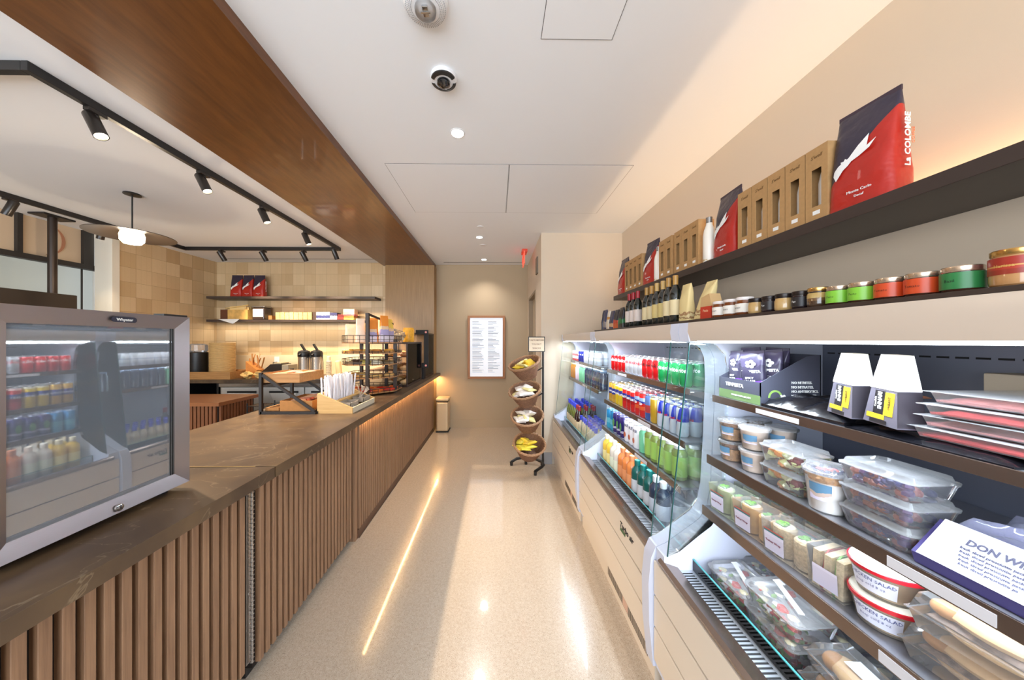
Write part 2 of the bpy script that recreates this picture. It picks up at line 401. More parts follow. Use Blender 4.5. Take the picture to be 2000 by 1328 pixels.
# --- ceiling furniture
def rect_seam(o, x0, x1, y0, y1, w=0.004, z=H):
    o.box(x0, x1, y0, y0+w, z-0.0015, z).box(x0, x1, y1-w, y1, z-0.0015, z).box(x0, x0+w, y0, y1, z-0.0015, z).box(x1-w, x1, y0, y1, z-0.0015, z)
for nm, (x0, x1, y0, y1), lab in (('ceiling_access_panel', (0.205, 0.54, 0.9, 1.455), 'small square white access panel in the ceiling nearest the viewer'),
        ('ceiling_access_panel', (-0.89, 0.10, 2.49, 3.43), 'large white ceiling access panel, left one of the pair over the aisle'),
        ('ceiling_access_panel', (0.103, 1.10, 2.49, 3.43), 'large white ceiling access panel, right one of the pair over the aisle')):
    r = T(nm, lab, 'ceiling panel', ((x0+x1)/2, (y0+y1)/2, H)); hx = (x1-x0)/2; hy = (y1-y0)/2
    B().box(-hx+0.003, hx-0.003, -hy+0.003, hy-0.003, -0.0022, 0).build('panel', ceilm, r)
    q = B(); rect_seam(q, -hx, hx, -hy, hy, 0.003, 0); q.build('seam', M('seam_shadow_gap', S(96, 94, 94), 0.9), r)
struct(B().box(-0.95, 0.45, 5.60, 5.615, H-0.003, H+0.001).build('trim_4', M('slot_dark', S(70, 70, 72), 0.8)))
struct(B().box(-4.6, -2.1, 5.40, 5.412, H-0.003, H+0.001).build('trim_5', M('slot_dark')))
def downlight(x, y, lab):
    r = T('recessed_downlight', lab, 'downlight', (x, y, H))
    B().lathe([(0.046, -0.004), (0.05, -0.002), (0.05, 0), (0.044, 0)], seg=32).build('trim_ring', white, r)
    B().lathe([(0.040, -0.0065), (0.0405, -0.0045), (0.02, -0.0045)], seg=32).build('lens', M('lamp_white', (1, 1, 1), emit=(1.0, 0.95, 0.88), es=14), r)
downlight(-0.265, 2.12, 'lit round recessed ceiling light nearest the viewer')
downlight(-0.235, 4.24, 'lit round recessed ceiling light behind the two large access panels')
downlight(-0.22, 5.40, 'lit round recessed ceiling light closest to the framed menu')
for (y, rr, lab) in ((4.60+0.0, 0.05, 'faint white round cover on the ceiling between the two far downlights'), (3.86, 0.04, 'small white sprinkler cover on the ceiling just behind the access panels')):
    tag(B().lathe([(rr, -0.006), (rr+0.002, 0)], seg=28).build('ceiling_cover', white, None, (-0.2, y, H)), lab, 'ceiling cover')
# strobe alarm
r = T('strobe_alarm', 'white round alarm with clear strobe lens at the top edge of the ceiling', 'alarm', (-0.295, 1.30, H))
B().lathe([(0.094, 0), (0.094, -0.012), (0.078, -0.03), (0.05, -0.036)], seg=40).build('housing', white, r)
o = B()
for k in range(60):
    a = 2*PI*k/60
    for q in range(4): o.box(math.cos(a)*(0.06+q*0.007)-0.0012, math.cos(a)*(0.06+q*0.007)+0.0012, math.sin(a)*(0.06+q*0.007)-0.0012, math.sin(a)*(0.06+q*0.007)+0.0012, -0.036+q*0.002, -0.026)
o.build('speaker_grille', M('grille_grey', S(150, 150, 150), 0.7), r)
B().lathe([(0.045, -0.035), (0.042, -0.05), (0.03, -0.058)], seg=28).build('strobe_lens', clear('lens_clear', (0.9, 0.9, 0.9), 1.5), r)
o = B().box(-0.012, 0.012, -0.022, 0.022, -0.046, -0.036, 0.003).box(-0.02, 0.02, -0.004, 0.004, -0.05, -0.046, 0.001); o.build('flash_tube', chrome, r)
# multi-lens dome camera
r = T('dome_camera', 'white ceiling camera with black lens and dark curved slots', 'camera', (-0.283, 1.67, H))
B().lathe([(0.068, 0), (0.070, -0.012), (0.062, -0.026), (0.045, -0.03)], seg=40).build('housing', white, r)
o = B()
for a0, a1 in ((10, 170), (200, 340)):
    n = 18; L = []; Rr = []
    for k in range(n+1):
        a = R(a0+(a1-a0)*k/n)
        L.append([(0.049*math.cos(a), 0.049*math.sin(a), -0.0335), (0.066*math.cos(a), 0.066*math.sin(a), -0.0275), (0.066*math.cos(a), 0.066*math.sin(a), -0.020), (0.049*math.cos(a), 0.049*math.sin(a), -0.026)])
    o.loft(L)
o.build('slot', black, r)
B().lathe([(0.036, -0.029), (0.034, -0.042), (0.022, -0.052), (0.008, -0.056)], seg=28).build('lens_dome', M('lens_black', S(22, 22, 24), 0.08, coat=1), r)
# exit sign
r = T('exit_sign', 'red lit exit sign hung under the ceiling by the pillar', 'exit sign', (0.42, 4.86, H))
B().box(-0.03, 0.05, -0.1, 0.1, -0.045, 0, 0.004).build('canopy', M('exit_red_housing', S(226, 84, 60), 0.4), r)
B().box(-0.008, 0.008, -0.15, 0.15, -0.235, -0.045, 0.002).build('panel', M('exit_panel', S(240, 120, 100), 0.2, emit=S(255, 90, 60), es=0.35), r)
text('EXIT', 0.15, M('exit_letters', S(255, 60, 30), 0.3, emit=S(255, 40, 20), es=1.5), r, (-0.0095, 0, -0.14), (90, 0, -90))
tag(B().box(0.56, 0.578, 4.35, 4.50, 2.55, 2.78).build('wall_grille', M('grille_dark', S(120, 108, 92), 0.6)), 'small grey grille high on the side of the pillar beside the exit sign', 'grille')
# menu board
r = T('menu_board', 'wood framed white printed menu on the back wall', 'menu board', (-0.19, 5.80, 1.486))
mw = wood('menu_frame_oak', S(150, 98, 58), S(172, 118, 74), 0.5)
o = B()
for a in (((-0.345, 0.345, -0.05, 0, 0.54, 0.58)), (-0.345, 0.345, -0.05, 0, -0.58, -0.54), (-0.345, -0.3, -0.05, 0, -0.54, 0.54), (0.3, 0.345, -0.05, 0, -0.54, 0.54)): o.box(*a, bev=0.002)
o.build('frame', mw, r)
B().box(-0.3, 0.3, -0.035, -0.005, -0.54, 0.54).build('menu_sheet', M('menu_white_glow', S(234, 238, 246), 0.5, emit=(0.85, 0.92, 1.0), es=0.28), r)  # sheet is no lamp: light falling on it is put in as glow
inkg = M('menu_ink', S(150, 156, 168), 0.7)
o = B(); random.seed(3)
for k in range(44):
    z = 0.46-k*0.0215
    if k in (3, 13, 24, 34): continue
    for x0, x1 in ((-0.26, -0.02), (0.03, 0.26)):
        ln = x0+(x1-x0)*random.uniform(0.35, 0.95); o.box(x0, ln, -0.0362, -0.0348, z, z+0.006 if k % 5 else z+0.011)
o.build('printed_lines', inkg, r)
# ------------------------------------------------------------ pendant
r = T('pendant_lamp', 'black saucer pendant lamp with glowing white globe', 'pendant lamp', (-3.49, 3.04, H))
B().lathe([(0.06, 0), (0.062, -0.012), (0.02, -0.018)], seg=32).build('canopy', black, r)
B().tube([(0, 0, -0.01), (0, 0, -0.36)], 0.006).build('stem', black, r)
B().lathe([(0.02, -0.345), (0.10, -0.362), (0.22, -0.385), (0.302, -0.40), (0.302, -0.405), (0.22, -0.392), (0.10, -0.372), (0.02, -0.36)], seg=64).build('shade', M('pendant_bronze', S(62, 52, 46), 0.3, 0.6), r)
B().lathe([(0.03, -0.36), (0.078, -0.375), (0.085, -0.40), (0.082, -0.45), (0.06, -0.478), (0.02, -0.486)], seg=40).build('globe', M('globe_glow', (1, 1, 1), emit=(1, 0.86, 0.62), es=6), r)
L = bpy.data.lights.new('pendant_bulb', 'POINT'); L.energy = 22; L.color = WARM2; L.shadow_soft_size = 0.09
lo = bpy.data.objects.new('pendant_bulb', L); COL.objects.link(lo); lo.location = (-3.49, 3.04, 2.43)
# ------------------------------------------------------------ track lights
r = T('light_track', 'black rectangular loop of ceiling track above the counter', 'light track', (-3.5, 3.1, H))
o = B(); zt0, zt1 = -0.05, 0
def trk(x0, x1, y0, y1): o.box(x0+3.5, x1+3.5, y0-3.1, y1-3.1, zt0, zt1, 0.003)
trk(-2.39, -2.355, 1.60, 4.76); trk(-4.68, -4.645, 1.60, 4.76); trk(-4.645, -2.39, 1.60, 1.635); trk(-4.645, -2.39, 4.725, 4.76)
o.build('rail', M('track_black', S(30, 27, 26), 0.35), r)
trackm = M('spot_black', S(40, 34, 30), 0.3)
lensm = M('spot_lens', (1, 1, 1), emit=(1.0, 0.80, 0.50), es=22)
glowm = M('spot_lens_soft', (1, 1, 1), emit=(1.0, 0.82, 0.55), es=8)
def trackspot(x, y, d, lab, power=40, lens=lensm):
    d = Vector(d).normalized()
    r = T('track_spotlight', lab, 'spotlight', (x, y, H-0.05), 0, 'spotlights on the ceiling track')
    B().box(-0.018, 0.018, -0.045, 0.045, -0.022, 0, 0.003).build('adapter', trackm, r)
    B().bar((0.0, 0, -0.02), (0.012, 0, -0.085), 0.012, 0.02).build('bracket', trackm, r)
    q = d.to_track_quat('Z', 'Y').to_euler()
    c = Vector((0.0, 0, -0.085))
    hd = B().lathe([(0.030, -0.075), (0.033, -0.07), (0.033, 0.075), (0.029, 0.075), (0.029, 0.062), (0.005, 0.062)], seg=28).build('head', trackm, r, tuple(c), q)
    B().lathe([(0.0285, 0.063), (0.0285, 0.066), (0.005, 0.068)], seg=24).build('lens', lens, hd)
    p = Vector((x, y, H-0.05)) + c + d*0.085
    spot(p, p+d, power, WARM2, 62, 0.7, 0.03)
for k, (y, dd) in enumerate(((1.88, (0.50, 0.0, -1)), (2.56, (0.50, 0.0, -1)), (3.22, (0.45, 0.05, -1)), (3.93, (0.4, 0.1, -1)), (4.62, (0.2, 0.5, -1)))):
    trackspot(-2.372, y, dd, 'black track spotlight, %s from the viewer on the track beside the beam' % ORD[k], 210)
for k, x in enumerate((-4.12, -3.5, -2.9)):
    trackspot(x, 4.742, (0.25, 0.55, -1), 'black track spotlight, %s from the left on the far cross track' % ORD[k], 150, glowm)
trackspot(-4.662, 3.06, (-0.45, -0.1, -1), 'black track spotlight on the left track beside the hanging screen pole', 30)
trackspot(-4.662, 3.75, (-0.35, 0.1, -1), 'black track spotlight on the left track, seen below the saucer pendant', 30)
# hanging screen
r = T('hanging_screen', 'black flat screen hung on a ceiling pole behind the glass door fridge', 'screen', (-5.02, 3.6, H))
B().box(-0.09, 0.09, -0.13, 0.13, -0.02, 0, 0.004).build('ceiling_plate', black, r)
B().tube([(0, 0, -0.02), (0, 0, -1.0)], 0.035, 20).build('pole', M('pole_bronze', S(60, 50, 44), 0.35, 0.5), r)
B().box(0.036, 0.08, -0.95, 0.15, -1.45, -0.875, 0.006).build('screen_housing', M('screen_back', S(44, 38, 34), 0.35), r)
# ============================================================ COUNTER
def marble(name, c1, c2, rough):
    m, t, b = nodes(name); MATS[name] = m
    tc = t.nodes.new('ShaderNodeTexCoord')
    n = t.nodes.new('ShaderNodeTexNoise'); n.inputs['Scale'].default_value = 3.0; n.inputs['Detail'].default_value = 7; n.inputs['Distortion'].default_value = 1.2
    t.links.new(tc.outputs['Object'], n.inputs['Vector'])
    cr = t.nodes.new('ShaderNodeValToRGB'); cr.color_ramp.elements[0].color = C4(c1); cr.color_ramp.elements[1].color = C4(c2)
    cr.color_ramp.elements[0].position = 0.35; cr.color_ramp.elements[1].position = 0.7; t.links.new(n.outputs[0], cr.inputs[0])
    n2 = t.nodes.new('ShaderNodeTexNoise'); n2.inputs['Scale'].default_value = 1.6; n2.inputs['Detail'].default_value = 5; n2.inputs['Distortion'].default_value = 2.5
    t.links.new(tc.outputs['Object'], n2.inputs['Vector'])
    ab = t.nodes.new('ShaderNodeMath'); ab.operation = 'SUBTRACT'; ab.inputs[1].default_value = 0.5; t.links.new(n2.outputs[0], ab.inputs[0])
    a2 = t.nodes.new('ShaderNodeMath'); a2.operation = 'ABSOLUTE'; t.links.new(ab.outputs[0], a2.inputs[0])
    ve = t.nodes.new('ShaderNodeMapRange'); ve.inputs['From Min'].default_value = 0.0; ve.inputs['From Max'].default_value = 0.006; ve.inputs['To Min'].default_value = 0.22; ve.inputs['To Max'].default_value = 0
    t.links.new(a2.outputs[0], ve.inputs[0])
    x = t.nodes.new('ShaderNodeMix'); x.data_type = 'RGBA'; t.links.new(ve.outputs[0], x.inputs[0]); t.links.new(cr.outputs[0], x.inputs[6]); x.inputs[7].default_value = C4(S(190, 170, 140))
    t.links.new(x.outputs[2], b.inputs['Base Color']); b.inputs['Roughness'].default_value = rough; return m
stone = marble('brown_stone', S(68, 52, 40), S(96, 76, 54), 0.36)
slatw = wood('slat_walnut', S(122, 90, 66), S(160, 124, 94), 0.5, (30, 30, 1.0), 3)
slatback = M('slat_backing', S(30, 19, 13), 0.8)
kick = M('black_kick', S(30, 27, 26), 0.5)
ZC = 1.01; ZB = 0.958
tag(B().box(-2.03, -1.04, -0.7, 1.480, ZB, ZC, 0.002).build('stone_countertop', stone), 'brown stone countertop slab under the glass door fridge', 'countertop')
r = T('stone_countertop', 'long brown stone countertop running from the seam to the back wall', 'countertop', (-1.535, 1.486, ZC))
B().box(-0.495, 0.495, 0, 4.31, ZB-ZC, 0, 0.002).build('slab', stone, r)
B().box(-0.495, 0.40, -0.0045, -0.0005, -0.01, 0.0015).build('seam_strip', M('seam_brass', S(214, 186, 136), 0.3, 0.7), r)
def slats(y0, y1, xf, z0, z1, pitch=0.0437, w=0.0265, d=0.024):
    o = B(); n = int((y1-y0)/pitch)
    for k in range(n+1):
        y = y0+k*pitch
        if y+w <= y1+0.001: o.box(xf-d, xf, y, y+w, z0, z1, 0.0015, 1)
    return o
r = T('slatted_counter', 'near slatted wood counter front below the glass door fridge', 'counter', (-1.6, 0.4, 0))
def P(o, name, mat, r): return o.build(name, mat, r, tuple(-Vector(r.location)))
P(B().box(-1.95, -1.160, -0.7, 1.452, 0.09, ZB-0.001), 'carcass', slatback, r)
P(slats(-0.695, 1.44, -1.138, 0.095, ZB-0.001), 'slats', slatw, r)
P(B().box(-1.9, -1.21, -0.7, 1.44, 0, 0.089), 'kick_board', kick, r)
r = T('slatted_counter', 'middle slatted wood counter front between the metal hinge and the lit section', 'counter', (-1.6, 2.0, 0))
P(B().box(-1.95, -1.158, 1.497, 2.545, 0.05, ZB-0.001), 'carcass', slatback, r)
P(slats(1.515, 2.50, -1.136, 0.06, ZB-0.001), 'slats', slatw, r)
P(B().box(-1.9, -1.19, 1.497, 2.52, 0, 0.049), 'kick_board', kick, r)
P(B().box(-1.18, -1.128, 2.505, 2.545, 0, ZB-0.001), 'end_post', slatw, r)
o = B()
o.tube([(-1.142, 1.474, 0.10), (-1.142, 1.474, ZB-0.01)], 0.0055, 10)
for k in range(42): o.box(-1.149, -1.1355, 1.468, 1.480, 0.10+k*0.0203, 0.1035+k*0.0203)
o.box(-1.158, -1.154, 1.455, 1.494, 0.10, ZB-0.01)
tag(o.build('piano_hinge', M('hinge_steel', S(176, 170, 164), 0.3, 0.9)), 'long vertical metal hinge in the gap between the slatted counters', 'hinge')
r = T('slatted_counter', 'far slatted wood counter front glowing under the warm light strip', 'counter', (-1.6, 4.2, 0))
P(B().box(-1.95, -1.140, 2.547, 5.575, 0.05, ZB-0.001), 'carcass', M('slat_backing_lit', S(66, 40, 24), 0.6), r)  # paler copy of the backing: the strip's glow put into the colour
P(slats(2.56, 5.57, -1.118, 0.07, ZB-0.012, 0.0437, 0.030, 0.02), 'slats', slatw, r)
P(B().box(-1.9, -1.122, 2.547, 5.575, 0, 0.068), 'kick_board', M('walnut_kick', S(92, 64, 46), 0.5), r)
P(B().box(-1.117, -1.112, 2.55, 5.57, 0, 0.006), 'floor_strip', steel, r)
P(B().box(-1.10, -1.075, 2.56, 5.56, ZB-0.006, ZB-0.0005), 'light_strip', M('led_warm_strip', (1, 0.8, 0.5), emit=(1.0, 0.62, 0.25), es=5), r)
# ------------------------------------------------------------ glass door fridge
FX, FY0, FY1, FZ0, FZ1 = -1.242, 0.768, 1.281, 1.035, 1.695
r = T('glass_door_fridge', 'stainless countertop fridge with large glass door at the left edge', 'fridge', (-1.45, 1.025, ZC))
bodym = M('fridge_body_dark', S(44, 44, 48), 0.4)
liner = M('fridge_liner', S(186, 194, 206), 0.45)
o = B()
o.box(-1.72, -1.69, FY0, FY1, FZ0, FZ1-0.01).box(-1.69, -1.27, FY0, FY0+0.03, FZ0, FZ1-0.01).box(-1.69, -1.27, FY1-0.03, FY1, FZ0, FZ1-0.01)
o.box(-1.69, -1.27, FY0+0.03, FY1-0.03, FZ0, FZ0+0.045).box(-1.69, -1.27, FY0+0.03, FY1-0.03, FZ1-0.05, FZ1-0.01)
P(o, 'cabinet', bodym, r)
o = B(); a0, a1, b0, b1 = FY0+0.03, FY1-0.03, FZ0+0.045, FZ1-0.05
o.box(-1.69, -1.685, a0, a1, b0, b1).box(-1.685, -1.275, a0, a0+0.004, b0, b1).box(-1.685, -1.275, a1-0.004, a1, b0, b1).box(-1.685, -1.275, a0, a1, b0, b0+0.004).box(-1.685, -1.275, a0, a1, b1-0.004, b1)
P(o, 'interior_liner', liner, r)
o = B()
for y in (a1-0.012,):
    for k in range(26): o.box(-1.36, -1.352, y, y+0.008, b0+0.04+k*0.018, b0+0.05+k*0.018)
P(o, 'shelf_track', black, r)
for sz in (1.25, 1.45):
    o = B()
    for k in range(14): o.tube([(-1.67, a0+0.02+k*0.0315, sz), (-1.33, a0+0.02+k*0.0315, sz)], 0.0018, 6)
    o.tube([(-1.33, a0+0.008, sz), (-1.33, a1-0.014, sz)], 0.003, 6).tube([(-1.67, a0+0.008, sz), (-1.67, a1-0.014, sz)], 0.003, 6)
    P(o, 'wire_shelf', white, r)
P(B().box(-1.33, -1.30, a0+0.03, a1-0.03, b1-0.012, b1-0.005), 'interior_lamp', M('fridge_lamp', (1, 1, 1), emit=(0.9, 0.95, 1), es=9), r)
for (x, y) in ((-1.30, FY0+0.05), (-1.30, FY1-0.05), (-1.66, FY0+0.05), (-1.66, FY1-0.05)):
    P(B().lathe([(0.016, 0), (0.018, 0.025)], (x, y, ZC), 16), 'foot', black, r)
P(B().box(-1.29, -1.25, FY1-0.09, FY1+0.0, FZ1-0.002, FZ1+0.008, 0.002), 'hinge_cover', black, r)
fw = 0.048
door = T('door', None, None, tuple(Vector((FX, (FY0+FY1)/2, (FZ0+FZ1)/2))-Vector(r.location))); door.parent = r
hy, hz = (FY1-FY0)/2, (FZ1-FZ0)/2
frame_m = M('door_steel', S(168, 160, 160), 0.3, 0.92, bump=0.04, bs=40, stretch=(1, 1, 14))
def rail(poly_outer):     # a bevelled bar of the door frame: outer edge thin, inner edge raised
    o = B(); (ay, az), (by, bz), (cy, cz), (dy, dz) = poly_outer
    o.loft([[(0, ay, az), (0, by, bz), (-0.012, cy, cz), (-0.012, dy, dz)], [(-0.026, ay, az), (-0.026, by, bz), (-0.026, cy, cz), (-0.026, dy, dz)]]); return o
k = fw
for poly in (((-hy, -hz), (hy, -hz), (hy-k, -hz+k), (-hy+k, -hz+k)), ((-hy, hz), (hy, hz), (hy-k, hz-k), (-hy+k, hz-k)), ((-hy, -hz), (-hy, hz), (-hy+k, hz-k), (-hy+k, -hz+k)), ((hy, -hz), (hy, hz), (hy-k, hz-k), (hy-k, -hz+k))):
    rail(poly).build('door_frame', frame_m, door)
B().box(-0.020, -0.015, -hy+k-0.004, hy-k+0.004, -hz+k-0.004, hz-k+0.004).build('glass_pane', clear('fridge_glass', (0.88, 0.90, 0.94), 2.9, 0.02, 0.12, (0.78, 0.86, 0.96)), door)  # pale bluish haze puts the washed reflections into the pane
o = B()
for a in (hy-k-0.006, hy-k-0.014): o.box(-0.0145, -0.0125, a, a+0.0025, -hz+k, hz-k)
o.build('gasket_line', black, door)
o = B(); n = 16; pts = []
for q in range(32):
    a = 2*PI*q/32; cy = 0.026 if math.cos(a) > 0 else -0.026
    pts.append((cy+0.009*math.cos(a), 0.009*math.sin(a)))
o.prism(pts, -0.0005, 0.002, 'x'); o.build('badge', M('badge_navy', S(34, 34, 52), 0.3), door, (0, 0.035, hz-0.024))
text('Whynter', 0.0125, whiteink, door, (0.0022, 0.035, hz-0.0245), (90, 0, 90), bold=0.0002)
B().lathe([(0.011, 0), (0.011, 0.006), (0.007, 0.008)], seg=24).build('lock', chrome, door, (-0.002, 0.02, -hz+0.018), (0, R(90), 0))
B().box(0.006, 0.007, -0.001, 0.001, -0.005, 0.005).build('keyhole', black, door, (-0.0, 0.02, -hz+0.018))
# ------------------------------------------------------------ metal stand with carton trays
frame_b = M('stand_black', S(34, 28, 26), 0.5)
r = T('metal_stand', 'black angular metal stand with diagonal braces on the counter', 'stand', (-1.68, 2.73, ZC))
for y in (2.545, 2.925):
    P(B().bar((-1.90, y, ZC), (-1.90, y, 1.345), 0.022), 'upright', frame_b, r)
    P(B().bar((-1.90, y, ZC+0.011), (-1.46, y, ZC+0.011), 0.022), 'base_rail', frame_b, r)
    P(B().bar((-1.888, y, 1.325), (-1.47, y, ZC+0.022), 0.020), 'diagonal_brace', frame_b, r)
for (x, z) in ((-1.90, ZC+0.011), (-1.46, ZC+0.011), (-1.90, 1.252), (-1.80, 1.243)):
    P(B().bar((x, 2.553, z), (x, 2.917, z), 0.018), 'cross_rail', frame_b, r)
# wrapped items as a separate builder
wrapcols = [S(196, 92, 62), S(206, 150, 110), S(176, 62, 48), S(226, 204, 176), S(210, 176, 120), S(232, 222, 206), S(150, 60, 44)]
wrapm = [M('wrapper_%s' % nm, c_, 0.3, bump=0.3, bs=60) for nm, c_ in zip(('rust', 'tan', 'red', 'cream', 'straw', 'white', 'maroon'), wrapcols)]
def wrapbar(kind):
    return B().loft([[(x, y, z) for y, z in ((-w_, 0.002), (w_, 0.002), (w_*0.95, h_), (-w_*0.95, h_))] for x, w_, h_ in ((-0.065, 0.022, 0.004), (-0.054, 0.020, 0.005), (-0.048, 0.019, 0.018), (0.048, 0.019, 0.018), (0.054, 0.020, 0.005), (0.065, 0.022, 0.004))]).build('wrapped_snack_bar', wrapm[kind])
bars = [wrapbar(i) for i in range(7)]
for q in bars: tag(q, None, 'snack bar')
def carton(name, x0, x1, y0, y1, z0, z1, mat, lab, cat='tray', wall=0.006):
    r = T(name, lab, cat, ((x0+x1)/2, (y0+y1)/2, z0)); hx, hy_, h = (x1-x0)/2, (y1-y0)/2, z1-z0
    B().box(-hx, hx, -hy_, hy_, 0, 0.005).build('base', mat, r)
    for a in ((-hx, hx, -hy_, -hy_+wall), (-hx, hx, hy_-wall, hy_), (-hx, -hx+wall, -hy_+wall, hy_-wall), (hx-wall, hx, -hy_+wall, hy_-wall)):
        B().box(*a, 0.005, h).build('side_wall', mat, r)
    return r
tw = wood('tray_wood', S(160, 112, 62), S(186, 138, 84), 0.5, (1.5, 20, 20), 3)
carton('display_tray', -1.925, -1.60, 2.558, 2.912, 1.262, 1.336, tw, 'shallow brown tray on top of the black metal stand')
random.seed(5); names = ['rust', 'tan', 'red', 'cream', 'straw', 'white', 'maroon']
def fillbars(x0, x1, y0, y1, z, nx, ny, nl, place, seed, kinds=(0, 1, 2, 3, 4, 5, 6), grp=None):
    random.seed(seed)
    for l in range(nl):
        for i in range(nx):
            for j in range(ny):
                kd = random.choice(kinds); x = x0+(i+0.5)*(x1-x0)/nx; y = y0+(j+0.5)*(y1-y0)/ny
                put(bars[kd], x+random.uniform(-.006, .006), y+random.uniform(-.004, .004), z+l*0.021, random.uniform(-.12, .12),
                    '%s wrapped bar, %s row, %s from left, %s%s' % (names[kd], ORD[j], ORD[i], place, ', upper layer' if l == nl-1 and nl > 1 else (', lower layer' if nl > 1 else '')), 'snack bar', grp)
for q in bars: q.location = (0, 0, -5)
def box_base(x0, x1, y0, y1, z0, z1, mat, lab):
    return tag(B().box(x0, x1, y0, y1, z0, z1, 0.002).build('cardboard_block', mat), lab, 'box')
fillbars(-1.915, -1.61, 2.57, 2.90, 1.268, 2, 8, 3, 'in stand tray', 5, (0, 1, 3, 4, 5), 'bars in the tray on the metal stand')
carton('display_tray', -1.76, -1.50, 2.56, 2.90, ZC+0.022, 1.115, kraft2, 'brown carton tray low inside the black metal stand')
fillbars(-1.745, -1.515, 2.57, 2.88, ZC+0.028, 1, 6, 4, 'in carton', 8, (0, 2, 6, 1), 'bars in the carton tray inside the stand')
tag(B().box(-1.885, -1.775, 2.57, 2.88, ZC+0.022, ZC+0.045, 0.001).build('flat_box', kraft2), 'flat brown box lid beside the carton tray inside the stand', 'box')
# ------------------------------------------------------------ bamboo caddy with straws
bam = wood('bamboo', S(196, 156, 98), S(216, 180, 122), 0.45, (1.5, 25, 25), 3)
CX0, CX1, CY0, CY1 = -1.46, -1.175, 2.56, 3.03
r = T('bamboo_caddy', 'pale bamboo stepped caddy holding straws beside the metal stand', 'caddy', (-1.32, 2.8, ZC))
prof = [(CX0, ZC), (CX1, ZC), (CX1, ZC+0.045), (CX0+0.02, ZC+0.16), (CX0, ZC+0.16)]
for y in (CY0, CY1-0.012): P(B().prism(prof, y, y+0.012), 'side_panel', bam, r)
P(B().box(CX0, CX0+0.012, CY0+0.012, CY1-0.012, ZC, ZC+0.16), 'back_panel', bam, r)
P(B().box(CX1-0.012, CX1, CY0+0.012, CY1-0.012, ZC, ZC+0.045), 'front_lip', M('caddy_lip_pale', S(206, 196, 172), 0.5), r)
P(B().box(CX0+0.012, CX1-0.012, CY0+0.012, CY1-0.012, ZC, ZC+0.01), 'base', bam, r)
P(B().prism([(CX0+0.13, ZC+0.01), (CX0+0.14, ZC+0.01), (CX0+0.14, ZC+0.09), (CX0+0.13, ZC+0.1)], CY0+0.012, CY1-0.012), 'divider', bam, r)
P(B().prism([(CX0+0.14, ZC+0.05), (CX1-0.02, ZC+0.02), (CX1-0.02, ZC+0.012), (CX0+0.14, ZC+0.012)], CY0+0.25, CY0+0.262), 'divider', bam, r)
gb = M('grey_bin', S(150, 140, 128), 0.5)
for (y0, lab) in ((CY0+0.03, 'near'), (CY0+0.275, 'far')):
    rr = T('utensil_bin', 'grey open bin at the %s end of the bamboo caddy' % lab, 'bin', (CX0+0.205, y0+0.08, ZC+0.035))
    B().box(-0.05, 0.05, -0.075, 0.075, 0, 0.004).box(-0.05, -0.046, -0.075, 0.075, 0, 0.05).box(0.046, 0.05, -0.075, 0.075, 0, 0.04).box(-0.05, 0.05, -0.075, -0.071, 0, 0.045).box(-0.05, 0.05, 0.071, 0.075, 0, 0.045).build('bin_body', gb, rr)
straw = B().tube([(0, 0, 0), (0, 0, 0.262)], 0.0068, 8).build('paper_straw', M('straw_paper', S(232, 230, 236), 0.6)); tag(straw, None, 'straw')
random.seed(11); n = 0
for i in range(16):
    for j in range(4):
        n += 1
        put(straw, CX0+0.028+j*0.026+random.uniform(-.004, .004), CY0+0.03+i*0.026, ZC+0.012+random.uniform(0, .03), 0,
            'white wrapped straw, %s row from the back of the bamboo caddy' % ORD[j], 'straw', 'straws in row %d of the caddy' % (j+1), tilt=(random.uniform(-.09, .09), random.uniform(-.10, .12)))
fork = B().bar((0, 0, 0), (0, 0, 0.11), 0.006, 0.002).box(-0.009, 0.009, -0.001, 0.001, 0.11, 0.13).box(-0.009, -0.005, -0.001, 0.001, 0.13, 0.155).box(-0.002, 0.002, -0.001, 0.001, 0.13, 0.155).box(0.005, 0.009, -0.001, 0.001, 0.13, 0.155).build('plastic_fork', M('fork_taupe', S(176, 160, 144), 0.4)); tag(fork, None, 'fork')
for i in range(9):
    put(fork, CX0+0.175+0.011*(i % 3), CY0+0.30+0.014*i, ZC+0.042, 0.3*i, 'pale plastic fork, %s from the near end in the far caddy bin' % ORD[i], 'fork', 'forks in the far bin of the caddy', tilt=(-0.5+0.05*i, 0.7-0.04*(i % 3)))
sach = B().box(-0.02, 0.02, -0.03, 0.03, 0, 0.006, 0.002).build('sauce_sachet', M('sachet_white', S(220, 214, 206), 0.4)); tag(sach, None, 'sachet')
for i in range(6):
    put(sach, CX0+0.19+0.035*(i % 2), CY0+0.06+0.03*(i//2), ZC+0.04+0.007*(i % 3), 0.6*i, 'white sachet, %s from the near end in the near caddy bin' % ORD[i], 'sachet', 'sachets in the near bin of the caddy')
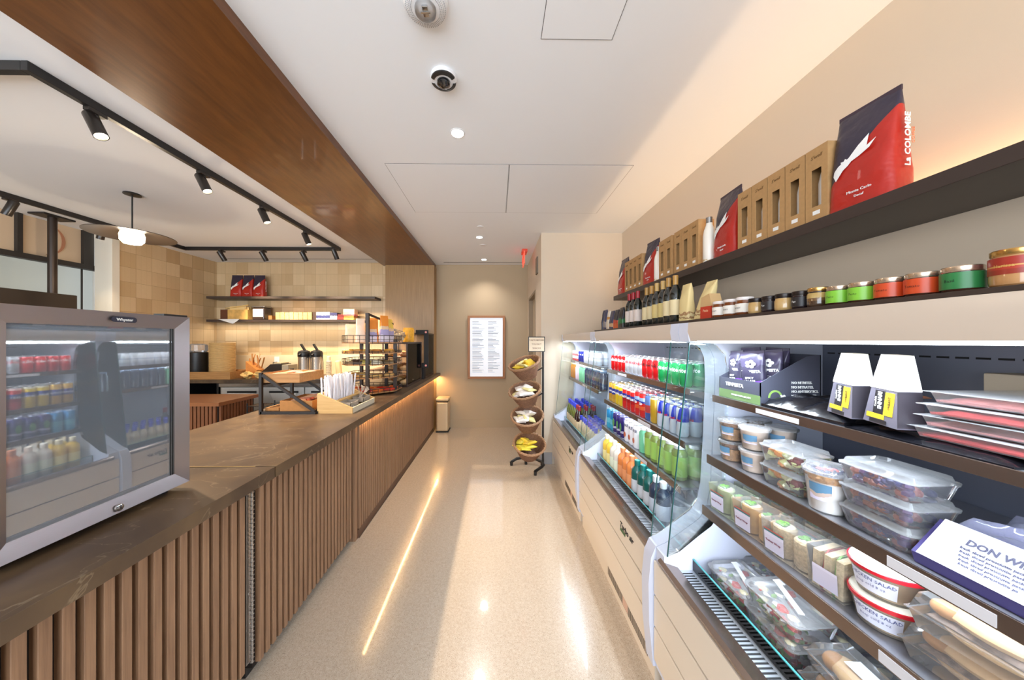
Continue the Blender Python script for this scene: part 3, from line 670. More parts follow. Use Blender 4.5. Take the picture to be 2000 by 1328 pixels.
# ------------------------------------------------------------ tiered snack rack
r = T('tiered_rack', 'dark metal tiered snack rack with wire baskets on the counter', 'rack', (-1.45, 3.65, ZC))
rk = M('rack_bronze', S(50, 38, 30), 0.5)
RX0, RX1, RY0, RY1 = -1.72, -1.16, 3.38, 3.92
for (x, y, z1) in ((-1.385, 3.37, 1.90), (-1.66, 3.86, 1.62), (-1.37, 3.90, 1.62), (-1.17, 3.62, 1.62)):
    P(B().bar((x, y, ZC), (x, y, z1), 0.034), 'post', rk, r)
P(B().bar((-1.385, 3.38, 1.89), (-1.24, 3.75, 1.80), 0.02), 'top_rail', rk, r)
oct_ = [(-1.72, 3.50), (-1.60, 3.36), (-1.33, 3.36), (-1.15, 3.55), (-1.15, 3.80), (-1.30, 3.93), (-1.62, 3.93), (-1.72, 3.82)]
def basket(z, hgt, lab):
    o = B().prism(oct_, z, z+0.012, 'z'); b_ = P(o, 'shelf_board', wood('rack_board', S(150, 104, 60), S(176, 128, 80)), r)
    q = B(); n = len(oct_)
    q.tube([(x, y, z+hgt) for x, y in oct_], 0.004, 6, True)
    q.tube([(x, y, z+hgt*0.5) for x, y in oct_], 0.0025, 6, True)
    for i in range(n):
        (xa, ya), (xb, yb) = oct_[i], oct_[(i+1) % n]
        for k_ in range(4):
            f = k_/4; q.tube([(xa+(xb-xa)*f, ya+(yb-ya)*f, z), (xa+(xb-xa)*f, ya+(yb-ya)*f, z+hgt)], 0.003, 6)
    P(q, 'wire_rim', rk, r)
for z, hg in ((ZC+0.02, 0.05), (1.19, 0.05), (1.335, 0.07), (1.46, 0.03), (1.575, 0.085)): basket(z, hg, '')
# snack bags
def pouch(name, w, d, h, mat, seed=0, pinch_bottom=False, amp=0.004):
    rings = []; n = 28
    for k in range(13):
        t_ = k/12
        dd = d*(math.sin(PI*t_)**0.5 if pinch_bottom else (1-t_**2.6))+0.004
        ww = w*(1-0.10*math.sin(PI*t_)) if pinch_bottom else w*(1-0.05*math.sin(PI*t_*0.9))*(1-0.10*t_**1.5)
        rg = []
        for i in range(n):
            a = 2*PI*i/n; cx, sy = math.cos(a), math.sin(a); e = 0.45
            x = ww/2*math.copysign(abs(cx)**e, cx); y = dd/2*math.copysign(abs(sy)**e, sy)
            nz = noise.noise(Vector((x*18+seed, y*10, t_*h*18)))*amp*min(1, dd/0.02)
            rg.append((x+nz*0.5, y+nz*2*(1 if sy > 0 else -1)*abs(sy), t_*h))
        rings.append(rg)
    return B().loft(rings).build(name, mat)
zz = 1.588
bagspec = [(-1.62, 3.50, 0.13, 0.20, 'pale cream', S(232, 214, 180), 0.2), (-1.50, 3.46, 0.10, 0.26, 'white and gold', S(238, 216, 190), 0.1), (-1.38, 3.47, 0.11, 0.24, 'orange and lilac', None, 0.3), (-1.28, 3.57, 0.11, 0.30, 'lilac with orange top', None, 0.5),
           (-1.26, 3.70, 0.11, 0.27, 'lilac with yellow top', None, 0.9), (-1.45, 3.66, 0.14, 0.28, 'orange', S(222, 140, 50), 0.0), (-1.58, 3.72, 0.14, 0.22, 'straw coloured', S(226, 190, 120), -0.3)]
for i, (x, y, w_, h_, nm, c_, rz) in enumerate(bagspec):
    m_ = M('bag_%d' % i, c_, 0.3, bump=0.4, bs=30) if c_ else bands('bag_%d' % i, h_, [(0, S(196, 186, 212)), (0.12, S(228, 220, 232)), (0.34, S(170, 160, 200)), (0.55, S(232, 196, 160)), (0.68, S(232, 140, 50) if i != 4 else S(236, 200, 90))], 0.3, wob=0.05)
    o = pouch('snack_bag', w_, 0.06, h_, m_, i*3.3); o.location = (x, y, zz); o.rotation_euler = (0, 0, rz+0.4)
    tag(o, '%s snack bag standing in the top basket of the tiered rack' % nm, 'snack bag', 'bags in the top basket of the rack')
for (z, cols, lab, cnt) in ((1.350, (S(120, 96, 60), S(70, 52, 44), S(200, 180, 90), S(226, 216, 190)), 'middle basket', 9), (1.205, (S(206, 160, 90), S(190, 140, 70), S(226, 190, 120), S(216, 170, 96)), 'lower board', 7), (ZC+0.034, (S(206, 50, 28), S(226, 96, 40), S(160, 30, 30), S(236, 120, 50)), 'bottom tray', 10), (1.475, (S(214, 150, 60), S(200, 140, 70), S(226, 176, 90), S(190, 120, 50)), 'upper board', 5)):
    random.seed(int(z*100))
    for k in range(cnt):
        x = RX0+0.10+(k % 5)*0.10; y = 3.46+(k//5)*0.15+(0.10 if k % 5 == 4 else 0)
        ci = k % 4; mt_ = M('packet_%s_%d' % (lab.replace(' ', '_'), ci), cols[ci], 0.3, bump=0.4, bs=40)
        o = B().loft([[(px, py*f, pz) for px, py, pz in ((-0.05*g, -0.04, 0.0), (0.05*g, -0.04, 0), (0.05*g, 0.04, 0), (-0.05*g, 0.04, 0))] for f, g in ((1, 1),)] + [[(-0.048, -0.036, 0.02), (0.048, -0.036, 0.022), (0.048, 0.036, 0.02), (-0.048, 0.036, 0.024)], [(-0.04, -0.02, 0.034), (0.035, -0.02, 0.036), (0.04, 0.02, 0.032), (-0.035, 0.02, 0.036)]]).build('snack_packet', mt_)
        o.location = (x, y, z); o.rotation_euler = (0, 0, random.uniform(-.4, .4))
        tag(o, 'small %s packet, %s from left, %s row, rack %s' % (('first tone', 'second tone', 'third tone', 'fourth tone')[ci] if False else ('brown', 'dark', 'yellow', 'pale')[ci] if lab == 'middle basket' else ('red', 'orange', 'crimson', 'light orange')[ci] if lab == 'bottom tray' else ('golden', 'tan', 'straw', 'amber')[ci], ORD[k % 5], ('front', 'back')[k//5], lab), 'snack packet', 'packets on the %s of the rack' % lab)
# ------------------------------------------------------------ glass pastry cases
def pastrycase(x0, x1, y0, y1, z1, lab, seed, foods=True):
    r = T('pastry_case', lab, 'display case', ((x0+x1)/2, (y0+y1)/2, ZC))
    bm_ = M('case_bronze', S(58, 44, 38), 0.35, 0.4)
    area(((x0+x1)/2-0.05, (y0+y1)/2, z1-0.03), (0, 0, 0), 0.3, y1-y0-0.12, 5 if foods else 2, WARM2)  # added lamp without a fitting, put in to brighten the case interior
    P(B().box(x0, x1, y0, y1, ZC, ZC+0.03, 0.003), 'base', bm_, r); P(B().box(x0, x1, y0, y1, z1-0.022, z1, 0.003), 'top', bm_, r)
    for (x, y) in ((x0, y0), (x1-0.016, y0), (x0, y1-0.016), (x1-0.016, y1-0.016)): P(B().box(x, x+0.016, y, y+0.016, ZC+0.03, z1-0.022), 'corner_post', bm_, r)
    g_ = clear('pastry_glass', (0.97, 0.96, 0.95), 1.10)
    P(B().box(x1-0.006, x1-0.002, y0+0.016, y1-0.016, ZC+0.03, z1-0.022), 'glass_side', g_, r)
    P(B().box(x0+0.016, x1-0.016, y0+0.002, y0+0.006, ZC+0.03, z1-0.022), 'glass_end', g_, r)
    n = 3 if foods else 1
    for k in range(n):
        z = ZC+0.03+(z1-ZC-0.05)*k/n
        if k: P(B().box(x0+0.02, x1-0.02, y0+0.02, y1-0.02, z, z+0.008), 'shelf', M('case_shelf', S(176, 136, 106), 0.4), r)
        if not foods: continue
        random.seed(seed+k)
        for i in range(6):
            for j in range(2):
                yy = y0+0.075+i*(y1-y0-0.15)/5; xx = x1-0.066-j*0.19
                cc = random.choice((S(206, 158, 96), S(226, 190, 140), S(180, 120, 70), S(238, 218, 180)))
                q = B().blob((0, 0, 0.028), (0.055, 0.045, 0.03), 12, 7, 0.35, i+j*7+k*13).build('pastry', M('pastry_%d' % int(cc[0]*100), cc, 0.55, var=0.2, vs=60), None, (xx, yy, z+0.008 if k else ZC+0.03))
                tag(q, 'baked pastry, %s from the near end, %s row, %s level' % (ORD[i], ('front', 'back')[j], ('bottom', 'middle', 'upper')[k]), 'pastry', 'pastries in the glass case')
    return r
pastrycase(-1.72, -1.135, 3.99, 4.74, 1.585, 'glass pastry case behind the tiered rack', 21)
pastrycase(-1.75, -1.12, 4.93, 5.56, 1.73, 'taller empty glass case at the far end of the counter', 31, False)
r = T('control_display', 'black device panel with red dots between the two glass cases', 'device', (-1.14, 4.84, ZC))
P(B().box(-1.24, -1.05, 4.80, 4.83, 1.19, 1.265, 0.004), 'lower_bar', dblack, r); P(B().box(-1.24, -1.05, 4.80, 4.83, 1.70, 1.77, 0.004), 'upper_bar', dblack, r)
P(B().box(-1.115, -1.05, 4.80, 4.83, 1.265, 1.70), 'side_bar', dblack, r); P(B().box(-1.23, -1.115, 4.812, 4.816, 1.265, 1.70), 'screen', clear('panel_glass', (0.8, 0.82, 0.86), 1.5), r)
P(B().box(-1.16, -1.12, 4.83, 4.86, ZC, 1.20), 'foot', dblack, r)
for z in (1.735, 1.225): B().lathe([(0.016, 0), (0.016, 0.003)], seg=20).build('indicator', M('indicator_red', S(232, 150, 140), 0.4), r, tuple(Vector((-1.085, 4.8, z))-Vector(r.location)), (R(90), 0, 0))
r = T('popcorn_bag', 'clear bag of pale popcorn lying on top of the glass pastry case', 'snack bag', (-1.40, 4.15, 1.60))
B().blob((0, 0, 0.075), (0.2, 0.16, 0.085), 20, 12, 0.25, 4).build('bag_film', plastic, r)
o = B(); random.seed(9)
for k in range(70):
    a = random.uniform(0, 6.28); q = random.uniform(0, 1)**.5; o.blob((0.155*q*math.cos(a), 0.12*q*math.sin(a), 0.025+random.uniform(0, 0.085)*(1-q*q*0.8)), 0.022, 7, 5, 0.5, k)
tag(o.build('popcorn', M('popcorn', S(236, 216, 176), 0.8), r), kind='stuff')
tag(B().lathe([(0.075, 0), (0.078, 0.01), (0.078, 0.17), (0.07, 0.185), (0.07, 0.20)], seg=32).build('snack_tub', M('tub_yellow', S(232, 170, 50), 0.4, var=0.2, vs=25), None, (-1.25, 4.45, 1.587)), 'round yellow snack tub standing on the glass pastry case', 'tub')
# ------------------------------------------------------------ trash bin
r = T('trash_bin', 'tall beige metal trash bin at the end of the counter', 'trash bin', (-0.955, 5.60, 0))
bn = M('bin_beige', S(204, 182, 148), 0.35, 0.3)
B().box(-0.105, 0.105, -0.13, 0.13, 0.015, 0.53, 0.03, 4).build('body', bn, r); B().box(-0.11, 0.11, -0.135, 0.135, 0, 0.018, 0.008).build('base_ring', black, r)
B().box(-0.115, 0.115, -0.14, 0.14, 0.545, 0.60, 0.025, 4).build('lid', bn, r); B().box(-0.10, 0.10, -0.125, 0.125, 0.53, 0.545).build('lid_gap', M('bin_gap', S(70, 52, 34), 0.6), r)
# ============================================================ BACK COUNTER ZONE
tag(B().box(-4.98, -2.04, 4.80, 5.632, ZB, ZC, 0.002).build('stone_countertop', stone), 'brown stone counter along the tiled back wall', 'countertop')
r = T('undercounter_refrigerator', 'stainless undercounter refrigerator below the back counter', 'refrigerator', (-3.4, 5.2, 0))
P(B().box(-4.28, -2.2, 4.90, 5.6, 0.12, 0.90), 'cabinet', M('fridge_steel_body', S(150, 150, 150), 0.3, 0.9), r)
P(B().box(-4.28, -2.2, 4.87, 4.90, 0.895, 0.945), 'top_rail', steel, r)
for x0, x1 in ((-4.24, -3.62), (-3.60, -2.98), (-2.96, -2.36)):
    d_ = P(B().box(x0, x1, 4.865, 4.897, 0.14, 0.885, 0.004), 'door', M('door_steel_bright', S(206, 206, 204), 0.38, 0.55), r)  # paler, less metallic steel: bright reflections put into the colour
    o = B().prism([(x0+0.12, 0.80), (x1-0.10, 0.80), (x1-0.16, 0.66), (x0+0.18, 0.66)], 4.845, 4.864); h_ = o.build('handle', M('handle_highlight', S(226, 226, 224), 0.3, 0.4), d_)  # pale plate carries the handle's white highlight in its colour
    B().box(x0+0.10, x1-0.08, 4.852, 4.8645, 0.80, 0.83).build('handle_recess', dblack, d_)
for (x, y) in ((-4.2, 4.95), (-2.3, 4.95), (-4.2, 5.5), (-2.3, 5.5)): P(B().lathe([(0.02, 0), (0.02, 0.12)], (x, y, 0), 12), 'caster', black, r)
o = B().box(-4.95, -4.92, 4.9, 5.6, 0, 0.95).box(-4.34, -4.31, 4.9, 5.6, 0, 0.95).box(-4.92, -4.34, 5.57, 5.6, 0, 0.95).box(-4.92, -4.34, 4.9, 5.57, 0.08, 0.1).box(-4.92, -4.34, 4.9, 5.57, 0.5, 0.52)
tag(o.build('open_cabinet', dblack), 'dark open cabinet left of the stainless refrigerator', 'cabinet')
# slatted service island
r = T('service_island', 'low slatted wooden island with brown top behind the counter', 'island', (-3.7, 3.85, 0))
P(B().box(-4.4, -3.17, 3.60, 4.12, 0, 0.86), 'carcass', slatback, r)
o = B()
for k in range(28): o.box(-4.39+k*0.0437, -4.36+k*0.0437, 3.578, 3.60, 0.08, 0.86)
for k in range(11): o.box(-3.17, -3.148, 3.61+k*0.0437, 3.64+k*0.0437, 0.08, 0.86)
P(o, 'slats', wood('island_slats', S(110, 62, 34), S(140, 86, 50), 0.5), r)
P(B().box(-4.42, -3.13, 3.56, 4.15, 0.862, 0.905, 0.003), 'top', M('island_top', S(150, 94, 56), 0.35, var=0.05, vs=4), r)
r = T('wire_rack', 'small dark wire rack beside the slatted island', 'rack', (-3.02, 4.05, 0))
o = B()
for z in (0.62, 0.70, 0.78):
    o.tube([(-0.1, -0.1, z), (0.1, -0.1, z), (0.1, 0.1, z), (-0.1, 0.1, z)], 0.005, 6, True)
    for k in range(6): o.tube([(-0.08+k*0.032, -0.1, z), (-0.08+k*0.032, 0.1, z)], 0.003, 6)
o.build('shelves', M('rack_wire', S(110, 100, 92), 0.35, 0.8), r)
for x in (-0.1, 0.1):
    for y in (-0.1, 0.1): B().tube([(x, y, 0), (x, y, 0.82)], 0.007, 8).build('post', black, r)
# big wooden tray with takeaway goods
carton('wooden_tray', -4.88, -4.10, 4.86, 5.32, ZC, 1.125, tw, 'large brown tray on the back counter left of the black scale')
fillbars(-4.50, -4.12, 4.875, 4.955, 1.018, 3, 2, 4, 'in wooden tray', 15, (3, 4, 5, 1), 'bars in the wooden tray')
r = T('bowl_stack', 'tall stack of kraft takeaway bowls in the wooden tray', 'bowls', (-4.45, 5.135, ZC+0.006))
prof = [(0.12, 0)]
for k in range(24): prof += [(0.158, 0.06+k*0.021), (0.168, 0.064+k*0.021), (0.168, 0.070+k*0.021), (0.158, 0.074+k*0.021)]
B().lathe(prof, seg=40).build('bowls', M('kraft_bowl', S(206, 170, 112), 0.7), r)
r['kind'] = 'stuff'
tag(B().lathe([(0.11, 0), (0.125, 0.05), (0.125, 0.40), (0.11, 0.41)], seg=32).build('black_container', M('container_black', S(20, 18, 18), 0.4), None, (-4.745, 5.03, ZC+0.006)), 'round black container left of the kraft bowl stack', 'container')
tag(B().lathe([(0.10, 0), (0.12, 0.02), (0.115, 0.11), (0.08, 0.13)], seg=32).build('clear_lid_stack', plasticlid, None, (-4.745, 5.03, ZC+0.418)), 'clear lids on top of the round black container', 'lids')
r = T('cutlery_box', 'orange wooden box of paper-wrapped cutlery right of the bowl stack', 'box', (-3.99, 5.20, ZC))
B().prism([(-0.08, 0), (0.1, 0), (0.1, 0.12), (-0.08, 0.26)], -0.08, 0.08).build('box_body', M('box_orange', S(206, 132, 62), 0.6, var=0.08, vs=20), r)
o = B(); random.seed(4)
for k in range(9):
    x = -0.06+k*0.018; o.bar((x, random.uniform(-.05, .05), 0.14), (x+random.uniform(-0.02, 0.09), random.uniform(-.05, .05), 0.34+random.uniform(-.05, .05)), 0.02, 0.006)
tag(o.build('wooden_cutlery', M('cutlery_wood', S(190, 130, 70), 0.7), r), kind='stuff')
# crumpled paper heap
for i, (x, y, rx, lab) in enumerate(((-3.93, 4.97, 0.10, 'long crumpled straw-coloured paper bag beside the cutlery box'), (-3.70, 4.92, 0.09, 'small crumpled straw-coloured paper wrapper left of the black scale'))):
    tag(B().blob((0, 0, 0.05), (rx, 0.05, 0.05), 16, 9, 0.9, i+2).build('crumpled_paper', M('straw_paper_2', S(226, 184, 112), 0.8), None, (x, y, ZC+0.006), (0, 0, R(-30))), lab, 'paper')
# scale / card terminal
r = T('counter_scale', 'black and grey counter scale in front of the backsplash', 'scale', (-3.64, 5.28, ZC))
B().box(-0.2, 0.2, -0.13, 0.13, 0.03, 0.08, 0.008).build('base', M('scale_grey', S(150, 140, 122), 0.4), r)
B().prism([(-0.2, 0.09), (0.12, 0.09), (0.12, 0.21), (-0.06, 0.21)], -0.12, 0.12).build('head', M('scale_black', S(34, 28, 26), 0.3), r)
B().box(0.12, 0.23, -0.12, 0.12, 0.06, 0.2, 0.01).build('side_housing', M('scale_grey'), r)
B().box(-0.03, 0.1, -0.1, 0.1, 0.213, 0.235, 0.004).build('platform', M('scale_platform', S(176, 160, 130), 0.4), r)
B().box(-0.23, 0.2, -0.14, 0.14, 0.083, 0.09).build('plate', steel, r)
for x in (-0.15, 0.15): B().lathe([(0.02, 0), (0.02, 0.03)], (x, 0, 0), 12).build('foot', black, r)
r = T('power_cord', 'black cord curling down from the wall socket behind the scale', 'cord', (-3.93, 5.6, 1.2))
B().tube([(0, 0, 0), (0.02, -0.03, -0.06), (0.05, -0.06, -0.11), (0.12, -0.12, -0.14), (0.17, -0.2, -0.135)], 0.008, 8).build('cable', black, r)
B().box(-0.025, 0.025, -0.03, 0.02, -0.03, 0.03, 0.005).build('plug', black, r)
tag(B().box(-3.97, -3.88, 5.628, 5.6349, 1.19, 1.32, 0.002).build('wall_socket', white), 'white wall socket on the backsplash behind the scale', 'socket')
# airpots
def airpot(loc, lab):
    r = T('airpot', lab, 'coffee dispenser', loc, R(0), 'coffee airpots'); r.scale = (1.05, 1.05, 1.22)
    B().lathe([(0.085, 0), (0.088, 0.015), (0.085, 0.02), (0.085, 0.27), (0.082, 0.275)], seg=36).build('steel_body', M('airpot_steel', S(196, 186, 176), 0.2, 0.95), r)
    B().lathe([(0.089, 0), (0.091, 0.018)], seg=36).build('base_ring', black, r)
    B().lathe([(0.086, 0.27), (0.09, 0.28), (0.09, 0.32), (0.078, 0.345), (0.04, 0.36)], seg=36).build('lid', black, r)
    B().bar((0.03, -0.02, 0.35), (-0.035, -0.02, 0.44), 0.04, 0.02).build('pump_lever', black, r)
    B().bar((0, -0.085, 0.31), (0, -0.13, 0.29), 0.022).build('spout', black, r)
    B().tube([(0.088, 0, 0.30), (0.1, 0, 0.2), (0.1, 0, 0.1), (0.088, 0, 0.04)], 0.006, 8).build('carry_handle', black, r)
airpot((-3.19, 5.22, ZC), 'left stainless airpot with black pump lid on the back counter'); airpot((-2.985, 5.22, ZC), 'right stainless airpot with black pump lid on the back counter')
r = T('cup_stack', 'stack of small pale paper cups right of the airpots', 'cups', (-2.80, 5.25, ZC))
prof = []
for k in range(9): prof += [(0.030+0.004*(k > 0), k*0.028), (0.043, 0.024+k*0.028), (0.045, 0.026+k*0.028), (0.04, 0.0275+k*0.028)]
prof = prof[:-1]+[(0.03, 0.26), (0.028, 0.33), (0.02, 0.335)]
B().lathe(prof, seg=28).build('paper_cups', M('cup_cream', S(222, 206, 176), 0.6), r); r['kind'] = 'stuff'
tag(B().box(-0.045, 0.045, -0.04, 0.04, 0, 0.26, 0.03, 4).build('paper_sleeve_stack', M('sleeve_tan', S(216, 184, 138), 0.7), None, (-2.69, 5.38, ZC), (0, R(-6), 0)), 'tan bundle of cup sleeves leaning right of the cup stack', 'sleeves')
# ------------------------------------------------------------ wall shelves
shm = M('shelf_dark_brown', S(62, 50, 44), 0.45)
tag(B().box(-4.92, -2.08, 5.36, 5.648, 2.32, 2.36, 0.002).build('wall_shelf', shm), 'upper dark shelf on the tiled back wall', 'shelf')
tag(B().box(-4.92, -2.32, 5.36, 5.648, 1.925, 1.965, 0.002).build('wall_shelf', shm), 'lower dark shelf on the tiled back wall', 'shelf')
# coffee bags
BH, BW, BD = 0.375, 0.20, 0.11
redn = twotone('coffee_bag_print', S(46, 40, 58), S(172, 34, 22), -0.55*BH/BW*1.15, 1, BH*0.56, 0.32, bump=0.25, coat=0.15)
def bagsurf(x, t_, W_=BW, D_=BD):
    dd = D_*(1-t_**2.6)+0.004; ww = W_*(1-0.05*math.sin(PI*t_*0.9))*(1-0.10*t_**1.5)
    u = min(0.999, abs(x)/(ww/2)); return -(dd/2)*(1-u**(2/0.45))**(0.45/2)
def coffeebag():
    r = T('coffee_bag', None, 'coffee bag')
    o = pouch('bag_body', BW, BD, BH, redn, 2.2, amp=0.0045); o.parent = r
    B().box(-BW*0.445, BW*0.445, -0.0035, 0.0035, BH-0.012, BH+0.006, 0.001).build('top_seal', M('bag_seal', S(60, 44, 56), 0.35), r)
    dove = [(-0.062, 0.118), (-0.072, 0.140), (-0.070, 0.158), (-0.058, 0.172), (-0.048, 0.178), (-0.050, 0.186), (-0.040, 0.184), (-0.036, 0.192), (-0.030, 0.186), (-0.024, 0.190), (0.0, 0.222), (0.028, 0.250), (0.020, 0.222), (0.004, 0.198), (0.026, 0.206), (0.05, 0.222), (0.034, 0.196), (0.006, 0.180), (-0.016, 0.172), (-0.026, 0.160), (-0.040, 0.150), (-0.052, 0.132)]
    bm_ = bmesh.new(); f = bm_.faces.new([bm_.verts.new((x, 0, z)) for x, z in dove])
    bmesh.ops.triangulate(bm_, faces=bm_.faces[:]); bmesh.ops.subdivide_edges(bm_, edges=bm_.edges[:], cuts=2)
    for v in bm_.verts: v.co.y = bagsurf(v.co.x, v.co.z/BH)-0.0035
    me = bpy.data.meshes.new('dove_print'); bm_.to_mesh(me); bm_.free(); me.materials.append(whiteink)
    d_ = bpy.data.objects.new('dove_print', me); COL.objects.link(d_); d_.parent = r
    sd = d_.modifiers.new('thick', 'SOLIDIFY'); sd.thickness = 0.0006
    text('La COLOMBE', 0.031, whiteink, r, (BW/2+0.0025, 0.0, 0.185), (90, -90, 90), sx=1.0, bold=0.0006, label='vertical lettering on the bag side')
    text('COFFEE', 0.016, M('ink_pink', S(230, 130, 90), 0.5), r, (BW/2+0.0025, 0.022, 0.20), (90, -90, 90))
    text('Monte Carlo', 0.014, whiteink, r, (0.01, bagsurf(0, 0.13)-0.003, 0.055)); text('Decaf', 0.012, whiteink, r, (0.01, bagsurf(0, 0.09)-0.003, 0.036))
    return r
cb = coffeebag()
for i, (x, rz, w) in enumerate(((-4.50, 0.05, 'left'), (-4.305, -0.06, 'middle'), (-4.115, 0.0, 'right'))):
    put(cb, x, 5.49, 2.362, rz, '%s of three red and navy coffee bags on the upper back wall shelf' % w, 'coffee bag', 'coffee bags on the upper back wall shelf')
# lower shelf goods
Z = 1.967
tag(B().box(-4.72, -4.60, 5.40, 5.60, Z, Z+0.17, 0.002).build('brown_box', M('box_brown', S(96, 52, 28), 0.6)), 'small dark brown box at the left end of the lower back wall shelf', 'box')
r = T('paper_bag_box', 'open straw-coloured box full of folded paper on the lower wall shelf', 'box', (-4.42, 5.50, Z))
B().box(-0.17, 0.17, -0.11, 0.11, 0, 0.17, 0.004).build('box_body', M('straw_box', S(214, 168, 92), 0.7, var=0.15, vs=18), r)
o = B(); random.seed(2)
for k in range(8): o.box(-0.16+random.uniform(0, .02), 0.16-random.uniform(0, .05), -0.1+k*0.024, -0.09+k*0.024, 0.17, 0.19+random.uniform(0, .05))
tag(o.build('folded_paper', M('fold_paper', S(232, 200, 134), 0.8), r), kind='stuff')
tag(B().bar((-4.62, 5.40, Z+0.19), (-4.26, 5.42, Z+0.25), 0.03, 0.012).build('rolled_paper', M('roll_paper', S(232, 196, 120), 0.7)), 'rolled straw-coloured paper lying across the open paper box', 'paper roll')
tag(B().prism([(-4.72, Z+0.004), (-4.36, Z+0.006), (-4.40, Z-0.03), (-4.47, Z-0.075), (-4.55, Z-0.05)], 5.352, 5.357).build('hanging_paper', paper), 'white paper sheet hanging over the front of the lower wall shelf', 'paper')
r = T('glass_jar', 'dark jar with a big white label on the lower back wall shelf', 'jar', (-4.09, 5.50, Z))
B().box(-0.105, 0.105, -0.09, 0.09, 0, 0.21, 0.02, 3).build('jar_body', M('jar_dark', S(60, 46, 40), 0.15, coat=0.6), r); B().box(-0.11, 0.11, -0.095, 0.095, 0.21, 0.235, 0.008).build('lid', steel, r)
B().box(-0.085, 0.085, -0.0925, -0.0895, 0.05, 0.18).build('label', paper, r)
tag(B().box(-3.92, -3.86, 5.42, 5.52, Z, Z+0.07, 0.002).build('tea_box', kraft2), 'tiny tan box just right of the white labelled jar', 'box')
xs = -3.80
for k in range(8):
    tag(B().box(xs+k*0.078, xs+0.072+k*0.078, 5.42, 5.56, Z, Z+0.125+0.004*(k % 2), 0.002).build('cookie_packet', M('cookie_gold', S(226, 186, 120), 0.5, var=0.2, vs=40)), 'golden cookie packet, %s from the left in the row on the lower wall shelf' % ORD[k], 'packet', 'golden packets on the lower wall shelf')
tag(B().box(-3.165, -3.10, 5.42, 5.56, Z, Z+0.13, 0.002).build('tea_box', M('box_dk', S(80, 60, 50), 0.5)), 'narrow dark box right of the golden packets on the wall shelf', 'box')
def prbox(x0, x1, z0, z1, cols, lab, y0=5.40, y1=5.54):
    tag(B().box(x0, x1, y0, y1, z0, z1, 0.002).build('snack_box', bands('sb_%d' % int(-x0*1000+z0*7), z1-z0, [(0, cols[0]), (0.35, cols[1]), (0.7, cols[2])], 0.4, wob=0.04), None), lab, 'box')
def prb2(x, z, w, h, cols, lab):
    o = B().box(-w/2, w/2, -0.07, 0.07, 0, h, 0.002).build('snack_box', bands('sbx_%d_%d' % (int(-x*1000), int(z*100)), h, [(0, cols[0]), (0.35, cols[1]), (0.7, cols[2])], 0.4, wob=0.04), None, (x, 5.47, z)); tag(o, lab, 'snack box')
prb2(-2.98, Z, 0.23, 0.13, (S(226, 220, 224), S(60, 66, 120), S(226, 226, 236)), 'white box with blue print on the lower back wall shelf')
prb2(-2.80, Z, 0.12, 0.12, (S(200, 190, 200), S(230, 220, 226), S(60, 60, 100)), 'small white and navy box beside the blue printed box')
prb2(-2.68, Z, 0.10, 0.09, (S(150, 40, 40), S(190, 60, 50), S(120, 40, 40)), 'small red packet in the middle of the lower wall shelf boxes')
prb2(-2.54, Z, 0.17, 0.07, (S(236, 200, 60), S(240, 210, 90), S(190, 110, 50)), 'low yellow packet below the pink box')
prb2(-2.54, Z+0.072, 0.19, 0.11, (S(226, 90, 110), S(244, 190, 150), S(240, 200, 170)), 'peach and pink box stacked on the yellow packet')
# ============================================================ OPEN DISPLAY CASES
SHA, SHB, SHC, DECK = 1.363, 1.105, 0.885, 0.575
XA, XB, XC = 0.945, 0.92, 0.90
linerc = M('case_liner', S(196, 204, 216), 0.35, 0.2)
linerw = M('case_white_side', S(222, 228, 238), 0.4)
shelfm = M('case_shelf_metal', S(150, 150, 156), 0.3, 0.7)
stripm = M('case_shelf_strip', S(126, 112, 104), 0.24, 0.85, bump=0.03, bs=50, stretch=(1, 1, 30))  # stainless steel, its warm reflections put into the brown-grey colour
railm = M('case_rail_steel', S(150, 132, 120), 0.22, 0.9)  # brown reflections on the steel rail are put into its colour
plank = M('case_front_enamel', S(222, 207, 188), 0.35)
groove = M('case_groove', S(92, 66, 50), 0.6)
capm = M('case_end_cap', S(206, 210, 226), 0.4)  # white caps, with the cool light on them put in as bluish tint
PROF = [(0.722, 0.10), (0.703, 0.30), (0.700, 0.48), (0.712, 0.60), (0.735, 0.652), (0.78, 0.672), (0.87, 0.735), (0.935, 0.782), (0.968, 0.83), (0.985, 0.92), (0.998, 1.15), (1.008, 1.42), (1.004, 1.52), (0.985, 1.565), (0.95, 1.59), (0.845, 1.598), (0.838, 1.64), (0.842, 1.681), (1.615, 1.681), (1.615, 0.10)]
